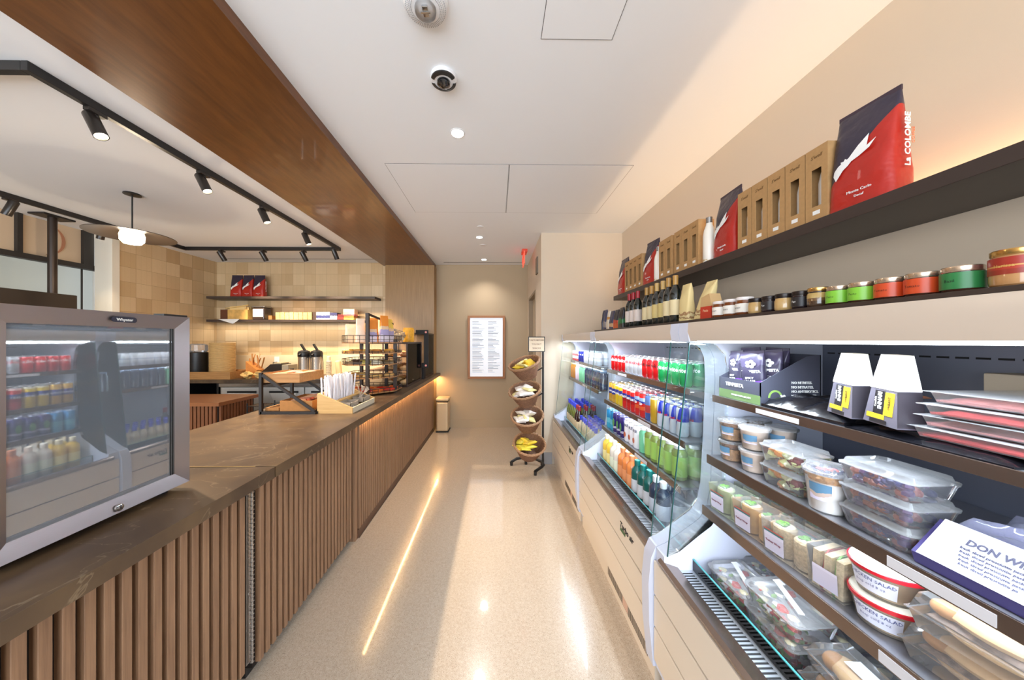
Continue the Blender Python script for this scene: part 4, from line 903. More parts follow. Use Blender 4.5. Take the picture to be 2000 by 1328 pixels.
def case(y0, y1, lab, shelves, logo, linerc=linerc):
    L = y1-y0; r = T('display_case', lab, 'display case', (1.15, (y0+y1)/2, 0)); cy = (y0+y1)/2
    def A(o, name, mat, par=None):
        ob = o.build(name, mat, r, (-1.15, -cy, 0)); 
        return ob
    a, b_ = y0+0.068, y1-0.068
    A(B().prism(PROF, y0+0.001, a, 'y'), 'end_panel', capm)
    A(B().prism([(0.735, 0.10), (0.735, 0.60)]+PROF[4:], b_, y1-0.001, 'y'), 'end_panel', capm)
    # glass ends
    gp = [(0.748, 0.658), (0.80, 0.68), (0.88, 0.745), (0.94, 0.79), (0.975, 0.84), (1.0, 0.95), (1.02, 1.42), (1.0, 1.54), (0.95, 1.594), (0.845, 1.594)]
    for yy in (a+0.001, b_-0.006):
        g = A(B().prism(gp, yy, yy+0.005, 'y'), 'glass_end', clear('case_glass', (0.965, 0.99, 0.985), 1.5))
        e = B().prism([(0.7455, 0.656), (0.7485, 0.656), (0.8455, 1.594), (0.8425, 1.594)], yy-0.0005, yy+0.0055, 'y').build('glass_edge', M('glass_edge_dark', S(42, 84, 84), 0.2), g)
    # canopy
    cn = A(B().prism([(0.85, 1.60), (0.838, 1.64), (0.842, 1.681), (1.60, 1.681), (1.60, 1.60)], a, b_, 'y'), 'canopy', M('case_canopy', S(206, 190, 174), 0.25))
    A(B().box(0.875, 0.925, a+0.01, b_-0.01, 1.592, 1.6), 'light_tube', M('case_tube', (1, 1, 1), emit=(0.86, 0.94, 1.0), es=9))
    # interior
    A(B().box(1.44, 1.60, a, b_, 0.56, 1.60), 'back_liner', linerc)
    o = B(); n = int((b_-a)/0.042)
    for k in range(n): o.box(1.4385, 1.44, a+0.01+k*0.042, a+0.038+k*0.042, 1.545, 1.551)
    A(o, 'air_slots', dblack)
    A(B().box(0.87, 1.44, a, b_, 0.50, DECK), 'deck', M('case_deck', S(120, 124, 132), 0.3, 0.6))
    A(B().box(0.795, 0.87, a, b_, 0.50, 0.594), 'air_grille', M('grille_silver', S(196, 200, 206), 0.3, 0.7))
    o = B(); n = int((b_-a-0.02)/0.0145)
    for k in range(n): o.box(0.802, 0.848, a+0.012+k*0.0145, a+0.018+k*0.0145, 0.5935, 0.5948)
    A(o, 'grille_slots', dblack)
    gg = A(B().box(0.860, 0.865, a+0.002, b_-0.002, 0.596, 0.642), 'glass_guard', clear('case_glass'))
    B().box(0.8592, 0.8658, a+0.002, b_-0.002, 0.642, 0.645).build('guard_edge', M('guard_edge_teal', S(74, 150, 150), 0.2), gg)
    # front rail and planks
    A(B().prism([(0.722, 0.605), (0.72, 0.618), (0.735, 0.628), (0.795, 0.606), (0.795, 0.595), (0.73, 0.595)], a, b_+0.03, 'y'), 'front_rail', railm)
    A(B().box(0.762, 1.60, a, b_, 0.10, 0.50), 'body', M('case_body', S(120, 100, 80), 0.6))
    for z0, z1 in ((0.14, 0.287), (0.297, 0.432), (0.442, 0.594)):
        A(B().box(0.722, 0.733, a+0.001, y1-0.003, z0, z1, 0.002), 'front_panel', plank)
    A(B().box(0.733, 0.762, a, b_, 0.28, 0.45), 'groove_backing', groove)
    A(B().box(0.744, 1.60, y0+0.03, y1-0.03, 0, 0.10), 'kick_panel', plank)
    A(B().box(0.744, 0.76, y0+0.03, y1-0.03, 0.10, 0.14), 'kick_lip', plank)
    o = B()
    for k in range(46):
        yy = y0+0.10+k*0.012
        if yy < y0+0.66: o.box(0.7432, 0.7445, yy, yy+0.006, 0.045, 0.105)
    A(o, 'vent_slots', M('vent_dark', S(60, 44, 34), 0.7))
    A(B().box(0.742, 0.744, y0+0.33, y0+0.40, 0.05, 0.10), 'rating_plate', M('plate_tan', S(206, 170, 150), 0.5))
    for (z, xf, wdt) in shelves:
        s = A(B().box(xf, 1.435, a+0.012, b_-0.012, z-0.012, z), 'shelf', shelfm)
        B().box(xf-0.006, xf, a+0.012, b_-0.012, z-wdt, z+0.003, 0.001).build('price_strip', stripm, s)
        B().box(xf+0.012, xf+0.03, a+0.03, b_-0.03, z-0.0165, z-0.0125).build('shelf_light', M('shelf_led', (1, 1, 1), emit=(0.86, 0.94, 1.0), es=4), s)
        area((xf+0.021, cy, z-0.018), (0, 10, 0), 0.02, L-0.22, 1.9, COOL)
        if True:
            yy = a+0.35 if z < 1.3 else a+0.75
            B().box(xf-0.0075, xf-0.0062, yy, yy+0.16, z-wdt+0.004, z-0.006).build('price_label', M('label_grey', S(208, 206, 210), 0.5), s)
    if logo:
        ly = y0+0.30
        text('Turbo air', 0.046, inkm, r, (0.7205-1.15, ly-cy, 0.535), (90, 0, -90), shear=0.25, bold=0.001, label='black slanted lettering on the front panel')
        B().prism([(ly+0.015, 0.498), (ly+0.085, 0.498), (ly+0.08, 0.516), (ly+0.01, 0.516)], 0.7205, 0.722, 'x').build('logo_block', M('logo_green', S(60, 96, 50), 0.5), r, (-1.15, -cy, 0))
    return r
case(0.14, 1.428, 'nearest open refrigerated display case with packed meals', [(SHA, XA, 0.026), (SHB, XB, 0.034), (SHC, XC, 0.036)], False, M('case_liner_slate', S(112, 116, 132), 0.35, 0.3))
case(1.430, 2.728, 'middle open refrigerated display case with cans and bottles', [(SHA, XA, 0.028), (SHB, XB, 0.030), (SHC, XC, 0.030)], True)
case(2.730, 4.028, 'farthest open refrigerated display case beside the basket stand', [(SHA, XA, 0.028), (1.15, XB, 0.030)], True)
# ============================================================ SHELVES ON THE RIGHT WALL
wsm = M('wall_shelf_espresso', S(58, 46, 42), 0.4)
r = T('long_wall_shelf', 'long thick dark upper shelf on the right wall', 'shelf', (1.47, 1.7, 2.05))
P(B().box(1.30, 1.638, -0.6, 3.46, 2.050, 2.096, 0.002), 'board', wsm, r)
P(B().box(1.59, 1.62, -0.5, 3.40, 2.0965, 2.104), 'light_strip', M('led_shelf_strip', (1, 0.8, 0.5), emit=(1, 0.6, 0.25), es=3), r)
tag(B().box(1.10, 1.638, -0.6, 3.50, 1.7065, 1.7195, 0.001).build('long_wall_shelf', wsm), 'thin dark lower shelf just above the display case canopies', 'shelf')
# ============================================================ BASKET STAND
r = T('basket_stand', 'black floor stand holding four tilted wicker baskets', 'stand', (0.46, 3.86, 0))
P(B().tube([(0.585, 3.94, 0.03), (0.585, 3.94, 1.47)], 0.013, 12), 'pole', black, r)
arc = [(0.19, 4.02, 0.045), (0.26, 4.05, 0.075), (0.38, 4.06, 0.085), (0.50, 4.02, 0.08), (0.575, 3.94, 0.07), (0.58, 3.86, 0.065), (0.54, 3.80, 0.06), (0.46, 3.72, 0.045)]
P(B().tube(arc, 0.018, 10), 'base_arc', black, r)
for p in (arc[0], arc[-1], (0.575, 3.95, 0.05), (0.38, 4.05, 0.05)): P(B().lathe([(0.018, 0), (0.02, 0.045)], (p[0], p[1], 0), 12), 'foot', black, r)
for z in (1.27, 0.95, 0.64, 0.31): P(B().bar((0.585, 3.93, z), (0.48, 3.86, z-0.05), 0.012), 'arm', black, r)
rs = T('sign', None, None, (0.50-0.46, 3.91-3.86, 1.56)); rs.parent = r
B().box(-0.105, 0.105, -0.006, 0.004, -0.095, 0.095, 0.002).build('sign_frame', black, rs)
B().box(-0.095, 0.095, -0.0075, -0.006, -0.085, 0.085).build('sign_card', M('card_cream', S(226, 206, 178), 0.6), rs)
for i, (s_, z) in enumerate((('TASTE BEFORE', 0.05), ('YOU BUY', 0.0), ('SNACKS', -0.05))):
    text(s_, 0.028, M('sign_ink', S(130, 92, 70), 0.6), rs, (0, -0.008, z), bold=0.0004)
wick = [wood('wicker_%d' % i, a_, b2, 0.6, (18, 18, 60), 3) for i, (a_, b2) in enumerate(((S(84, 52, 36), S(150, 108, 80)), (S(132, 92, 62), S(178, 138, 102))))]
def basket_wick():
    q = T('wicker_basket', None, 'basket')
    seg = 96; rings = []; nrow = 17
    prof = [(0.10+0.085*(k/nrow)**0.9, k/nrow*0.19) for k in range(nrow+1)]
    for k, (rad, z) in enumerate(prof):
        for sub in (0, 0.5):
            kk = k+sub; 
            if kk > nrow: continue
            rad2 = 0.10+0.085*(kk/nrow)**0.9; zz_ = kk/nrow*0.19
            rings.append([((rad2+0.0045*math.sin(2*PI*i/seg*24+PI*(k % 2))*(1 if sub == 0.5 else 0.35))*math.cos(2*PI*i/seg), (rad2+0.0045*math.sin(2*PI*i/seg*24+PI*(k % 2))*(1 if sub == 0.5 else 0.35))*math.sin(2*PI*i/seg), zz_) for i in range(seg)])
    inner = [[(x*0.95, y*0.95, z+0.004) for x, y, z in rg] for rg in rings[::-4]]
    B().loft(rings+inner).build('woven_body', wick[0], q)
    for j in range(3):
        pts = [((0.188+0.008*math.cos(i*0.9+j*2.1))*math.cos(2*PI*i/60), (0.188+0.008*math.cos(i*0.9+j*2.1))*math.sin(2*PI*i/60), 0.192+0.008*math.sin(i*0.9+j*2.1)) for i in range(60)]
        B().tube(pts, 0.0075, 6, True).build('braided_rim', wick[1], q)
    return q
bk = basket_wick()
bc = [(0.385, 3.78, 1.165, 'top'), (0.372, 3.78, 0.845, 'second from top'), (0.378, 3.78, 0.545, 'third from top'), (0.382, 3.78, 0.21, 'lowest')]
TILT = (R(17), R(-19))
chip = [pouch('snack_bag', 0.12, 0.032, 0.15, M('chip_bag_%d' % i, c_, 0.28, bump=0.5, bs=30), i*5, True, 0.006) for i, c_ in enumerate((S(232, 196, 60), S(238, 226, 214), S(236, 220, 150), S(222, 206, 70)))]
for c_ in chip: c_['category'] = 'snack bag'
cn_ = ('yellow', 'white', 'pale straw', 'lime yellow')
for bi, (x, y, z, nm) in enumerate(bc):
    put(bk, x, y, z, 0.3*bi, 'wicker basket on the black stand, %s' % nm, 'basket', 'wicker baskets on the stand', TILT)
    rot = Matrix.Rotation(TILT[1], 4, 'Y') @ Matrix.Rotation(TILT[0], 4, 'X')
    random.seed(bi+3); kinds = ((0, 0, 2), (1, 1, 1, 2), (2, 1, 1), (3, 0, 3))[bi]
    for k in range(8):
        a = k*0.9; rad = 0.072 if k else 0.0
        p = Vector((x, y, z)) + rot @ Vector((rad*math.cos(a), rad*math.sin(a)-0.005, 0.160+0.012*(k % 3)))
        kd = kinds[k % len(kinds)]
        tx, ty, tz = R(random.uniform(60, 100)), R(random.uniform(-15, 15)), random.uniform(0, 6.28)
        from mathutils import Euler
        p -= Euler((tx, ty, tz)).to_matrix() @ Vector((0, 0, 0.082))
        put(chip[kd], p.x, p.y, p.z, tz, '%s snack bag, %s in the %s wicker basket' % (cn_[kd], ORD[k], nm), 'snack bag', 'snack bags in the %s basket' % nm, (tx, ty))
# ============================================================ DRINKS
RZ = R(-90)     # fronts face the aisle
def can(name, rad, h, mat, word=None, wm=None, size=0.03, z=None, shear=0):
    r = T(name, None, 'can')
    B().lathe([(rad*0.80, 0), (rad*0.84, 0.003), (rad, 0.011), (rad, h-0.014), (rad*0.86, h-0.004)], seg=24, cap=True).build('can_body', mat, r)
    B().lathe([(rad*0.87, h-0.0045), (rad*0.88, h), (rad*0.83, h), (rad*0.81, h-0.005), (0.003, h-0.005)], seg=24).build('can_end', alu, r)
    if word: text(word, size, wm, r, (0, 0, z or h*0.6), wrap=rad+0.0006, shear=shear, bold=0.0006, name='can_lettering', res=1)
    return r
red = M('cola_red', S(190, 18, 24), 0.25, 0.2, coat=0.4); silver = M('cola_silver', S(206, 208, 214), 0.25, 0.55); green = M('soda_green', S(20, 140, 72), 0.25, 0.2, coat=0.4)
redink = M('red_ink', S(190, 20, 26), 0.4); darkred = M('dark_ink', S(40, 10, 12), 0.4)
NR = ('front', 'second', 'third')
def block(protos, y_hi, n, pitch, x0, rows, rowp, z, desc, place, grp, jitter=0.002, seed=1):
    """n facings from the far end (left) towards the viewer (right)"""
    random.seed(seed)
    for i in range(n):
        p, d = (protos[i], desc[i]) if isinstance(protos, list) else (protos, desc)
        for j in range(rows):
            put(p, x0+j*rowp+random.uniform(-jitter, jitter), y_hi-i*pitch, z, RZ+random.uniform(-.12, .12), '%s, %s from left, %s row, %s' % (d, ORD[i % 12], NR[j], place), None, grp)
c1 = can('drink_can', 0.033, 0.122, red, 'Coke', whiteink, 0.036, 0.085, 0.2); c2 = can('drink_can', 0.033, 0.122, silver, 'Coke', redink, 0.036, 0.085, 0.2)
c3 = can('drink_can', 0.033, 0.122, red, 'Coke', darkred, 0.036, 0.085, 0.2); c4 = can('drink_can', 0.033, 0.122, green, 'Sprite', whiteink, 0.032, 0.082, 0.2)
za = SHA+0.001
block(c1, 2.575, 4, 0.0685, 0.985, 3, 0.07, za, 'red cola can with white lettering', 'middle case top shelf', 'red cola cans, top shelf of middle case', seed=1)
block(c2, 2.301, 4, 0.0685, 0.985, 3, 0.07, za, 'silver cola can with red lettering', 'middle case top shelf', 'silver cola cans, top shelf of middle case', seed=2)
block(c3, 2.027, 3, 0.0685, 0.985, 3, 0.07, za, 'red cola can with dark lettering', 'middle case top shelf', 'dark lettered red cans, top shelf of middle case', seed=3)
block(c4, 1.820, 4, 0.0685, 0.985, 3, 0.07, za, 'green soda can with white lettering', 'middle case top shelf', 'green soda cans, top shelf of middle case', seed=4)
# tall cans on the second shelf
zb = SHB+0.001; TH = 0.157
def tall(cols, word=None, nm=''):
    return can('tall_can', 0.033, TH, bands('tc_'+nm, TH, cols, 0.25, 0.25, coat=0.3), word, whiteink, 0.02, TH*0.55)
gold = S(214, 166, 60); blue = S(40, 52, 140); yel = S(226, 192, 40); rd = S(206, 36, 36); pale = S(240, 230, 200); org = S(226, 96, 50)
t1 = tall([(0, gold), (0.18, S(200, 150, 50)), (0.42, blue), (0.72, gold)], 'ARIZONA', 'gold'); t2 = tall([(0, yel), (0.40, yel), (0.52, blue), (0.74, yel), (0.9, pale)], 'LEMON', 'yel')
t3 = tall([(0, rd), (0.35, S(170, 30, 36)), (0.5, blue), (0.7, rd), (0.88, S(236, 200, 190))], 'CHERRY', 'red'); t4 = tall([(0, rd), (0.3, org), (0.45, rd), (0.58, blue), (0.66, S(150, 180, 220)), (0.8, rd)], 'ICED', 'rb')
block([t1, t1, t2, t2, t3, t3, t3, t4, t4], 2.575, 9, 0.0695, 0.965, 3, 0.07, zb, ['tall gold and blue can']*2+['tall yellow and blue can']*2+['tall red can with blue band']*3+['tall red and orange can']*2, 'middle case second shelf', 'tall canned teas, second shelf of middle case', seed=5)
t5 = tall([(0, S(60, 90, 160)), (0.3, S(190, 70, 70)), (0.6, S(90, 120, 180))], None, 'bl'); t6 = tall([(0, S(190, 150, 40)), (0.9, S(226, 210, 150))], None, 'go')
block([t5, t6], 1.945, 2, 0.0695, 0.965, 3, 0.07, zb, ['tall blue can', 'tall plain gold can'], 'middle case second shelf', 'odd tall cans, second shelf of middle case', seed=6)
eb = can('energy_can', 0.030, 0.155, twotone('energy_check', S(30, 50, 160), S(190, 196, 206), 1.0, -0.22, -0.017, 0.25, quad=0.078, coat=0.3), 'Red Bull', redink, 0.015, 0.084)
block(eb, 1.800, 4, 0.064, 0.965, 3, 0.066, zb, 'blue and silver energy can', 'middle case second shelf', 'energy drink cans, second shelf of middle case', seed=7)
# third shelf
zc_ = SHC+0.001
u1 = can('tall_can', 0.033, TH, bands('lb', TH, [(0, S(60, 170, 210)), (0.3, S(110, 200, 226)), (0.55, S(40, 140, 196))], 0.25, 0.3)); u2 = can('tall_can', 0.033, TH, bands('pu', TH, [(0, S(230, 226, 236)), (0.12, S(50, 40, 110)), (0.35, S(190, 190, 220)), (0.42, S(46, 40, 110)), (0.9, S(60, 50, 120))], 0.25, 0.2, wob=0.03))
o = [ch for ch in u2.children][0]
B().prism([(0.018*math.cos(2*PI*i/20)*0.8, 0.08+0.03*math.sin(2*PI*i/20)) for i in range(20)], -0.0342, -0.0325, 'y').build('leaf_print', M('leaf_green', S(80, 140, 80), 0.4), u2)
u3 = can('tall_can', 0.033, TH, M('coconut_white', S(232, 230, 234), 0.3, coat=0.3), 'PURE', M('navy_ink', S(30, 34, 80), 0.4), 0.028, 0.115)
B().prism([(0.015*math.cos(2*PI*i/20), 0.05+0.018*math.sin(2*PI*i/20)) for i in range(20)], -0.0342, -0.0325, 'y').build('coconut_print', M('coco_brown', S(190, 100, 70), 0.4), u3)
block([u1, u1, u2, u2, u2, u3, u3, u3], 2.570, 8, 0.071, 0.945, 3, 0.07, zc_, ['light blue tall can']*2+['violet tall can with green leaf']*3+['white tall can with brown coconut']*3, 'middle case third shelf', 'tall cans, third shelf of middle case', seed=8)
def jar(rad, h, mat, lidm, name='juice_jar', liquid=None):
    r = T(name, None, 'bottle')
    B().lathe([(rad*0.85, 0), (rad, 0.006), (rad, h*0.80), (rad*0.72, h*0.88), (rad*0.7, h*0.90)], seg=24).build('jar_body', mat, r)
    B().lathe([(rad*0.74, h*0.90), (rad*0.76, h*0.91), (rad*0.76, h*0.99), (rad*0.7, h)], seg=24).build('jar_lid', lidm, r)
    return r
j1 = jar(0.034, 0.16, M('mint_jar', S(110, 190, 150), 0.1, coat=0.6), white); j2 = jar(0.036, 0.175, M('green_juice', S(116, 134, 66), 0.1, coat=0.6), white)
B().lathe([(0.0366, 0.02), (0.0366, 0.12)], seg=24, cap=False).build('juice_label', bands('juice_label', 1, [(0, S(150, 190, 90))], 0.4), j2)
block([j1, j2, j2, j2, j2, j2], 1.990, 6, 0.0765, 0.95, 3, 0.08, zc_, ['mint green juice jar']+['olive juice jar with green label']*5, 'middle case third shelf', 'green juice jars, third shelf of middle case', seed=9)
# deck bottles
def bottle(name, prof, mat, capmat, capz, label=None, lz=None, lab_r=0.0, word=None, cat='bottle'):
    r = T(name, None, cat)
    B().lathe(prof, seg=28).build('bottle_body', mat, r)
    cr_ = prof[-1][0]
    B().lathe([(cr_+0.003, capz[0]), (cr_+0.0035, capz[1]-0.003), (cr_+0.001, capz[1])], seg=24).build('cap', capmat, r)
    if label: B().lathe([(lab_r+0.0006, lz[0]), (lab_r+0.0006, lz[1])], seg=28, cap=False).build('bottle_label', label, r)
    if word: text(word, 0.014, inkm, r, (0, 0, (lz[0]+lz[1])/2+0.01), wrap=lab_r+0.001, res=1)
    return r
P1 = [(0.034, 0), (0.0375, 0.006), (0.0375, 0.165), (0.034, 0.19), (0.017, 0.212), (0.015, 0.22)]
def wash(nm, c_, capc, lab): return bottle('juice_bottle', P1, M('bt_'+nm, c_, 0.18, coat=0.4), M('cap_'+nm, capc, 0.4), (0.215, 0.25), M('lb_'+nm, lab, 0.5), (0.05, 0.13), 0.0375)
b_y = wash('yellow', S(238, 196, 70), S(240, 226, 190), S(246, 226, 150)); b_w = wash('white', S(232, 222, 206), S(238, 230, 214), S(236, 240, 214)); b_o = wash('orange', S(226, 132, 70), S(206, 128, 84), S(232, 150, 96))
b_g = wash('green', S(16, 84, 78), S(16, 96, 88), S(196, 196, 200)); b_n = wash('navy', S(40, 52, 72), S(196, 200, 204), S(186, 192, 204))
zd = DECK+0.001
block([b_y, b_y, b_w, b_w, b_o, b_o, b_o, b_g, b_g, b_g, b_n, b_n], 2.575, 12, 0.079, 0.918, 3, 0.082, zd,
      ['yellow juice bottle']*2+['white capped pale bottle']*2+['orange juice bottle']*3+['dark green bottle with grey label']*3+['navy bottle with white cap']*2, 'middle case deck', 'juice bottles on the deck of the middle case', seed=10)
# far case
smallred = can('drink_can', 0.033, 0.122, bands('rw', 0.122, [(0, S(220, 90, 90)), (0.3, S(238, 224, 226)), (0.55, S(226, 100, 100)), (0.8, S(240, 230, 232))], 0.25, wob=0.02)); navy = can('drink_can', 0.033, 0.122, M('navy_can', S(36, 46, 140), 0.25, 0.2), 'LITE', whiteink, 0.02, 0.08)
wht = can('drink_can', 0.033, 0.122, bands('white_grey_can', 0.122, [(0, S(214, 218, 226)), (0.3, S(232, 234, 238)), (0.5, S(176, 184, 200)), (0.58, S(234, 236, 240))], 0.3, 0.2))
block([smallred]*4+[navy]*3, 3.90, 7, 0.0695, 0.985, 3, 0.07, za, ['pink and white can']*4+['navy blue can']*3, 'far case top shelf', 'small cans, top shelf of far case', seed=11)
block([wht]*7, 3.40, 7, 0.0695, 0.985, 3, 0.07, za, ['white and grey can']*7, 'far case top shelf', 'white cans, top shelf of far case', seed=12)
amb = jar(0.036, 0.175, M('amber_drink', S(176, 116, 40), 0.12, coat=0.6), M('foam_lid', S(232, 206, 140), 0.5), 'drink_bottle'); pk = jar(0.036, 0.175, M('pink_drink', S(222, 200, 214), 0.12, coat=0.5), white, 'drink_bottle')
mnt = jar(0.036, 0.175, M('mint_drink', S(120, 196, 150), 0.12, coat=0.5), white, 'drink_bottle'); drk = jar(0.036, 0.175, M('dark_drink', S(46, 54, 76), 0.12, coat=0.7), M('lid_slate', S(120, 136, 160), 0.4), 'drink_bottle')
block([amb]*3+[pk]*2+[mnt]*3+[drk]*6, 3.90, 12, 0.0775, 0.965, 3, 0.08, 1.151, ['amber bottle']*3+['pale pink bottle']*2+['mint green bottle']*3+['dark slate bottle']*6, 'far case second shelf', 'bottles, second shelf of far case', seed=13)
block([drk]*4, 3.90-12*0.0775, 3, 0.0775, 0.965, 3, 0.08, 1.151, 'slate lidded bottle at right end', 'far case second shelf', 'dark bottles at right end of far case', seed=14)
WP = [(0.034, 0), (0.037, 0.005), (0.037, 0.175), (0.032, 0.20), (0.016, 0.235), (0.0145, 0.285), (0.015, 0.29)]
wine_w = bottle('wine_bottle', WP, M('wine_green', S(96, 108, 40), 0.08, coat=0.8), M('cap_blue', S(60, 70, 200), 0.35), (0.255, 0.305), M('label_cream', S(226, 206, 166), 0.6), (0.045, 0.14), 0.037)
wine_r = bottle('wine_bottle', WP, M('wine_dark', S(40, 20, 22), 0.08, coat=0.8), M('cap_red', S(150, 40, 50), 0.35), (0.255, 0.305), M('label_cream'), (0.045, 0.14), 0.037)
wsm_ = bottle('drink_bottle', [(0.030, 0), (0.033, 0.005), (0.033, 0.12), (0.028, 0.145), (0.014, 0.172), (0.0135, 0.20)], M('rose_glass', S(206, 190, 160), 0.1, coat=0.7), M('cap_blue'), (0.175, 0.222), M('label_palegreen', S(206, 206, 170), 0.6), (0.03, 0.085), 0.033)
block([wine_w]*5, 3.90, 5, 0.078, 0.915, 3, 0.081, zd, ['green wine bottle with blue cap']*5, 'far case deck', 'blue capped wine bottles, far case deck', seed=15)
block([wine_r]*2, 3.51, 2, 0.078, 0.915, 3, 0.081, zd, ['dark wine bottle with red cap']*2, 'far case deck', 'dark wine bottles, far case deck', seed=16)
block([wsm_]*8, 3.355, 8, 0.070, 0.915, 3, 0.075, zd, ['small pale bottle with blue cap']*8, 'far case deck', 'small blue capped bottles, far case deck', seed=17)
# ============================================================ UPPER SHELF ON THE RIGHT WALL
ZU = 2.0975
def swell_box():
    r = T('bottle_box', None, 'box'); w, d, h = 0.0445, 0.052, 0.30
    wx0, wx1, wz0, wz1 = -0.020, 0.020, 0.058, 0.212
    fm = kraft
    o = B(); o.box(-w, w, d-0.003, d, 0, h).box(-w, -w+0.0025, -d, d-0.003, 0, h).box(w-0.0025, w, -d, d-0.003, 0, h).box(-w+0.0025, w-0.0025, -d, d-0.003, 0, 0.003).box(-w+0.0025, w-0.0025, -d, d-0.003, h-0.003, h)
    o.box(-w+0.0025, wx0, -d, -d+0.002, 0.003, h-0.003).box(wx1, w-0.0025, -d, -d+0.002, 0.003, h-0.003).box(wx0, wx1, -d, -d+0.002, 0.003, wz0).box(wx0, wx1, -d, -d+0.002, wz1, h-0.003)
    o.build('carton', fm, r)
    B().lathe([(0.030, 0.004), (0.035, 0.01), (0.035, 0.16), (0.028, 0.20), (0.017, 0.235), (0.017, 0.262)], (0, 0.006, 0), 28).build('bottle', M('bottle_white', S(232, 228, 222), 0.35), r)
    text("S'well", 0.020, M('script_brown', S(120, 88, 50), 0.6), r, (0, -d-0.0006, 0.262), shear=0.25)
    B().box(-0.014, 0.014, -d-0.0008, -d, 0.024, 0.040).build('price_sticker', paper, r)
    return r
sb = swell_box()
def swell_bottle():
    r = T('steel_bottle', None, 'bottle')
    B().lathe([(0.032, 0), (0.035, 0.006), (0.035, 0.17), (0.030, 0.205), (0.018, 0.24), (0.0175, 0.25)], seg=32).build('bottle_body', bands('marble_bottle', 0.25, [(0, S(206, 170, 110)), (0.05, S(236, 226, 210)), (0.11, S(200, 160, 96)), (0.16, S(238, 230, 218)), (0.2, S(210, 180, 130)), (0.24, S(236, 228, 216))], 0.3, wob=0.10), r)
    B().lathe([(0.0185, 0.25), (0.0185, 0.285), (0.016, 0.288)], seg=28).build('steel_cap', steel, r)
    return r
sw = swell_bottle()
XU = 1.368
bl = ('nearest', 'second nearest', 'third nearest', 'farthest')
for i, (y, s_) in enumerate(((1.135, 1.0), (1.815, 0.98), (2.72, 0.98), (3.32, 1.0))):
    o = put(cb, 1.375, y, ZU, R(-90+(6, -4, 5, 0)[i]), '%s of the four red and navy coffee bags on the upper right wall shelf' % bl[i], 'coffee bag', 'coffee bags on the upper right shelf')
k = 0
for grp, ys in (('nearest group of five', [1.268+0.0935*i for i in range(5)]), ('middle group of three', [2.065+0.094*i for i in range(3)]), ('middle pair', [2.375, 2.47]), ('far group', [2.86, 2.955, 3.05, 3.145])):
    for i, y in enumerate(ys):
        put(sb, XU, y, ZU, R(-90), 'kraft bottle box, %s from right in the %s' % (ORD[i], grp), 'box', 'boxed bottles, %s' % grp)
put(sw, 1.350, 1.965, ZU, R(-90), 'white marbled steel bottle without box beside the second nearest coffee bag', 'bottle')
put(sw, 1.350, 2.585, ZU, R(-90), 'white marbled steel bottle without box beside the third nearest coffee bag', 'bottle')
# ============================================================ LOWER SHELF ON THE RIGHT WALL
ZL = 1.7205
def jarlab(name, rad, h, bodym, lidm, labm=None, lz=None, lidh=0.014, word=None, wm=None):
    r = T(name, None, 'jar')
    B().lathe([(rad*0.86, 0), (rad*0.97, 0.004), (rad, 0.012), (rad, h-lidh-0.012), (rad*0.9, h-lidh-0.003), (rad*0.9, h-lidh)], seg=32).build('glass_body', bodym, r)
    B().lathe([(rad*0.93, h-lidh), (rad*0.96, h-lidh+0.002), (rad*0.96, h-0.002), (rad*0.9, h)], seg=32).build('lid', lidm, r)
    if labm: B().lathe([(rad+0.0006, lz[0]), (rad+0.0006, lz[1])], seg=32, cap=False).build('paper_label', labm, r)
    if word: text(word, 0.010, wm, r, (0, 0, (lz[0]+lz[1])/2), wrap=rad+0.0011, res=1)
    return r
lidsil = M('lid_silver', S(206, 190, 172), 0.25, 0.9); lidgold = M('lid_gold', S(200, 164, 100), 0.22, 0.95)
brown_fill = M('jar_brown_fill', S(64, 36, 24), 0.12, coat=0.8)
jl = jarlab('spread_jar', 0.0315, 0.062, brown_fill, lidsil, M('label_lime', S(130, 196, 60), 0.35), (0.006, 0.046), word='Pesto', wm=inkm)
jo = jarlab('spread_jar', 0.0325, 0.062, brown_fill, lidsil, M('label_orange', S(206, 74, 34), 0.35), (0.006, 0.046), word='Tomato', wm=inkm)
jg = jarlab('spread_jar', 0.0335, 0.062, brown_fill, lidsil, M('label_green', S(44, 122, 66), 0.35), (0.006, 0.046), word='Basil', wm=inkm)
jb = jarlab('spread_jar', 0.040, 0.082, M('jar_tan_fill', S(190, 140, 90), 0.15, coat=0.7), lidgold, bands('red_gold_label', 0.082, [(0, S(150, 50, 36)), (0.45, S(176, 56, 40)), (0.52, S(206, 150, 80)), (0.56, S(160, 46, 34))], 0.35), (0.026, 0.064), word='Harissa', wm=M('gold_ink', S(220, 180, 100), 0.4))
jy = jarlab('mustard_jar', 0.031, 0.068, bands('gold_band_jar', 0.068, [(0, S(70, 50, 36)), (0.3, S(110, 80, 50)), (0.45, S(190, 160, 100)), (0.72, S(50, 36, 30))], 0.12, coat=0.8), lidgold)
jm = jarlab('mustard_jar', 0.031, 0.066, M('mustard_fill', S(196, 160, 104), 0.15, coat=0.7), M('lid_dark', S(40, 32, 30), 0.3, 0.4), None, None, 0.018)
jd = jarlab('preserve_jar', 0.029, 0.066, M('dark_fill', S(38, 26, 28), 0.12, coat=0.8), M('lid_dark'), M('label_black', S(30, 26, 30), 0.4), (0.01, 0.044), 0.016, 'Figs', whiteink)
jh = jarlab('honey_jar', 0.036, 0.082, M('honey_fill', S(120, 66, 34), 0.12, coat=0.8), M('lid_white', S(226, 218, 214), 0.35), bands('honey_label', 0.05, [(0, S(232, 224, 212)), (0.3, S(224, 210, 190)), (0.5, S(236, 230, 220))], 0.5, wob=0.06), (0.012, 0.052), word='HONEY', wm=inkm)
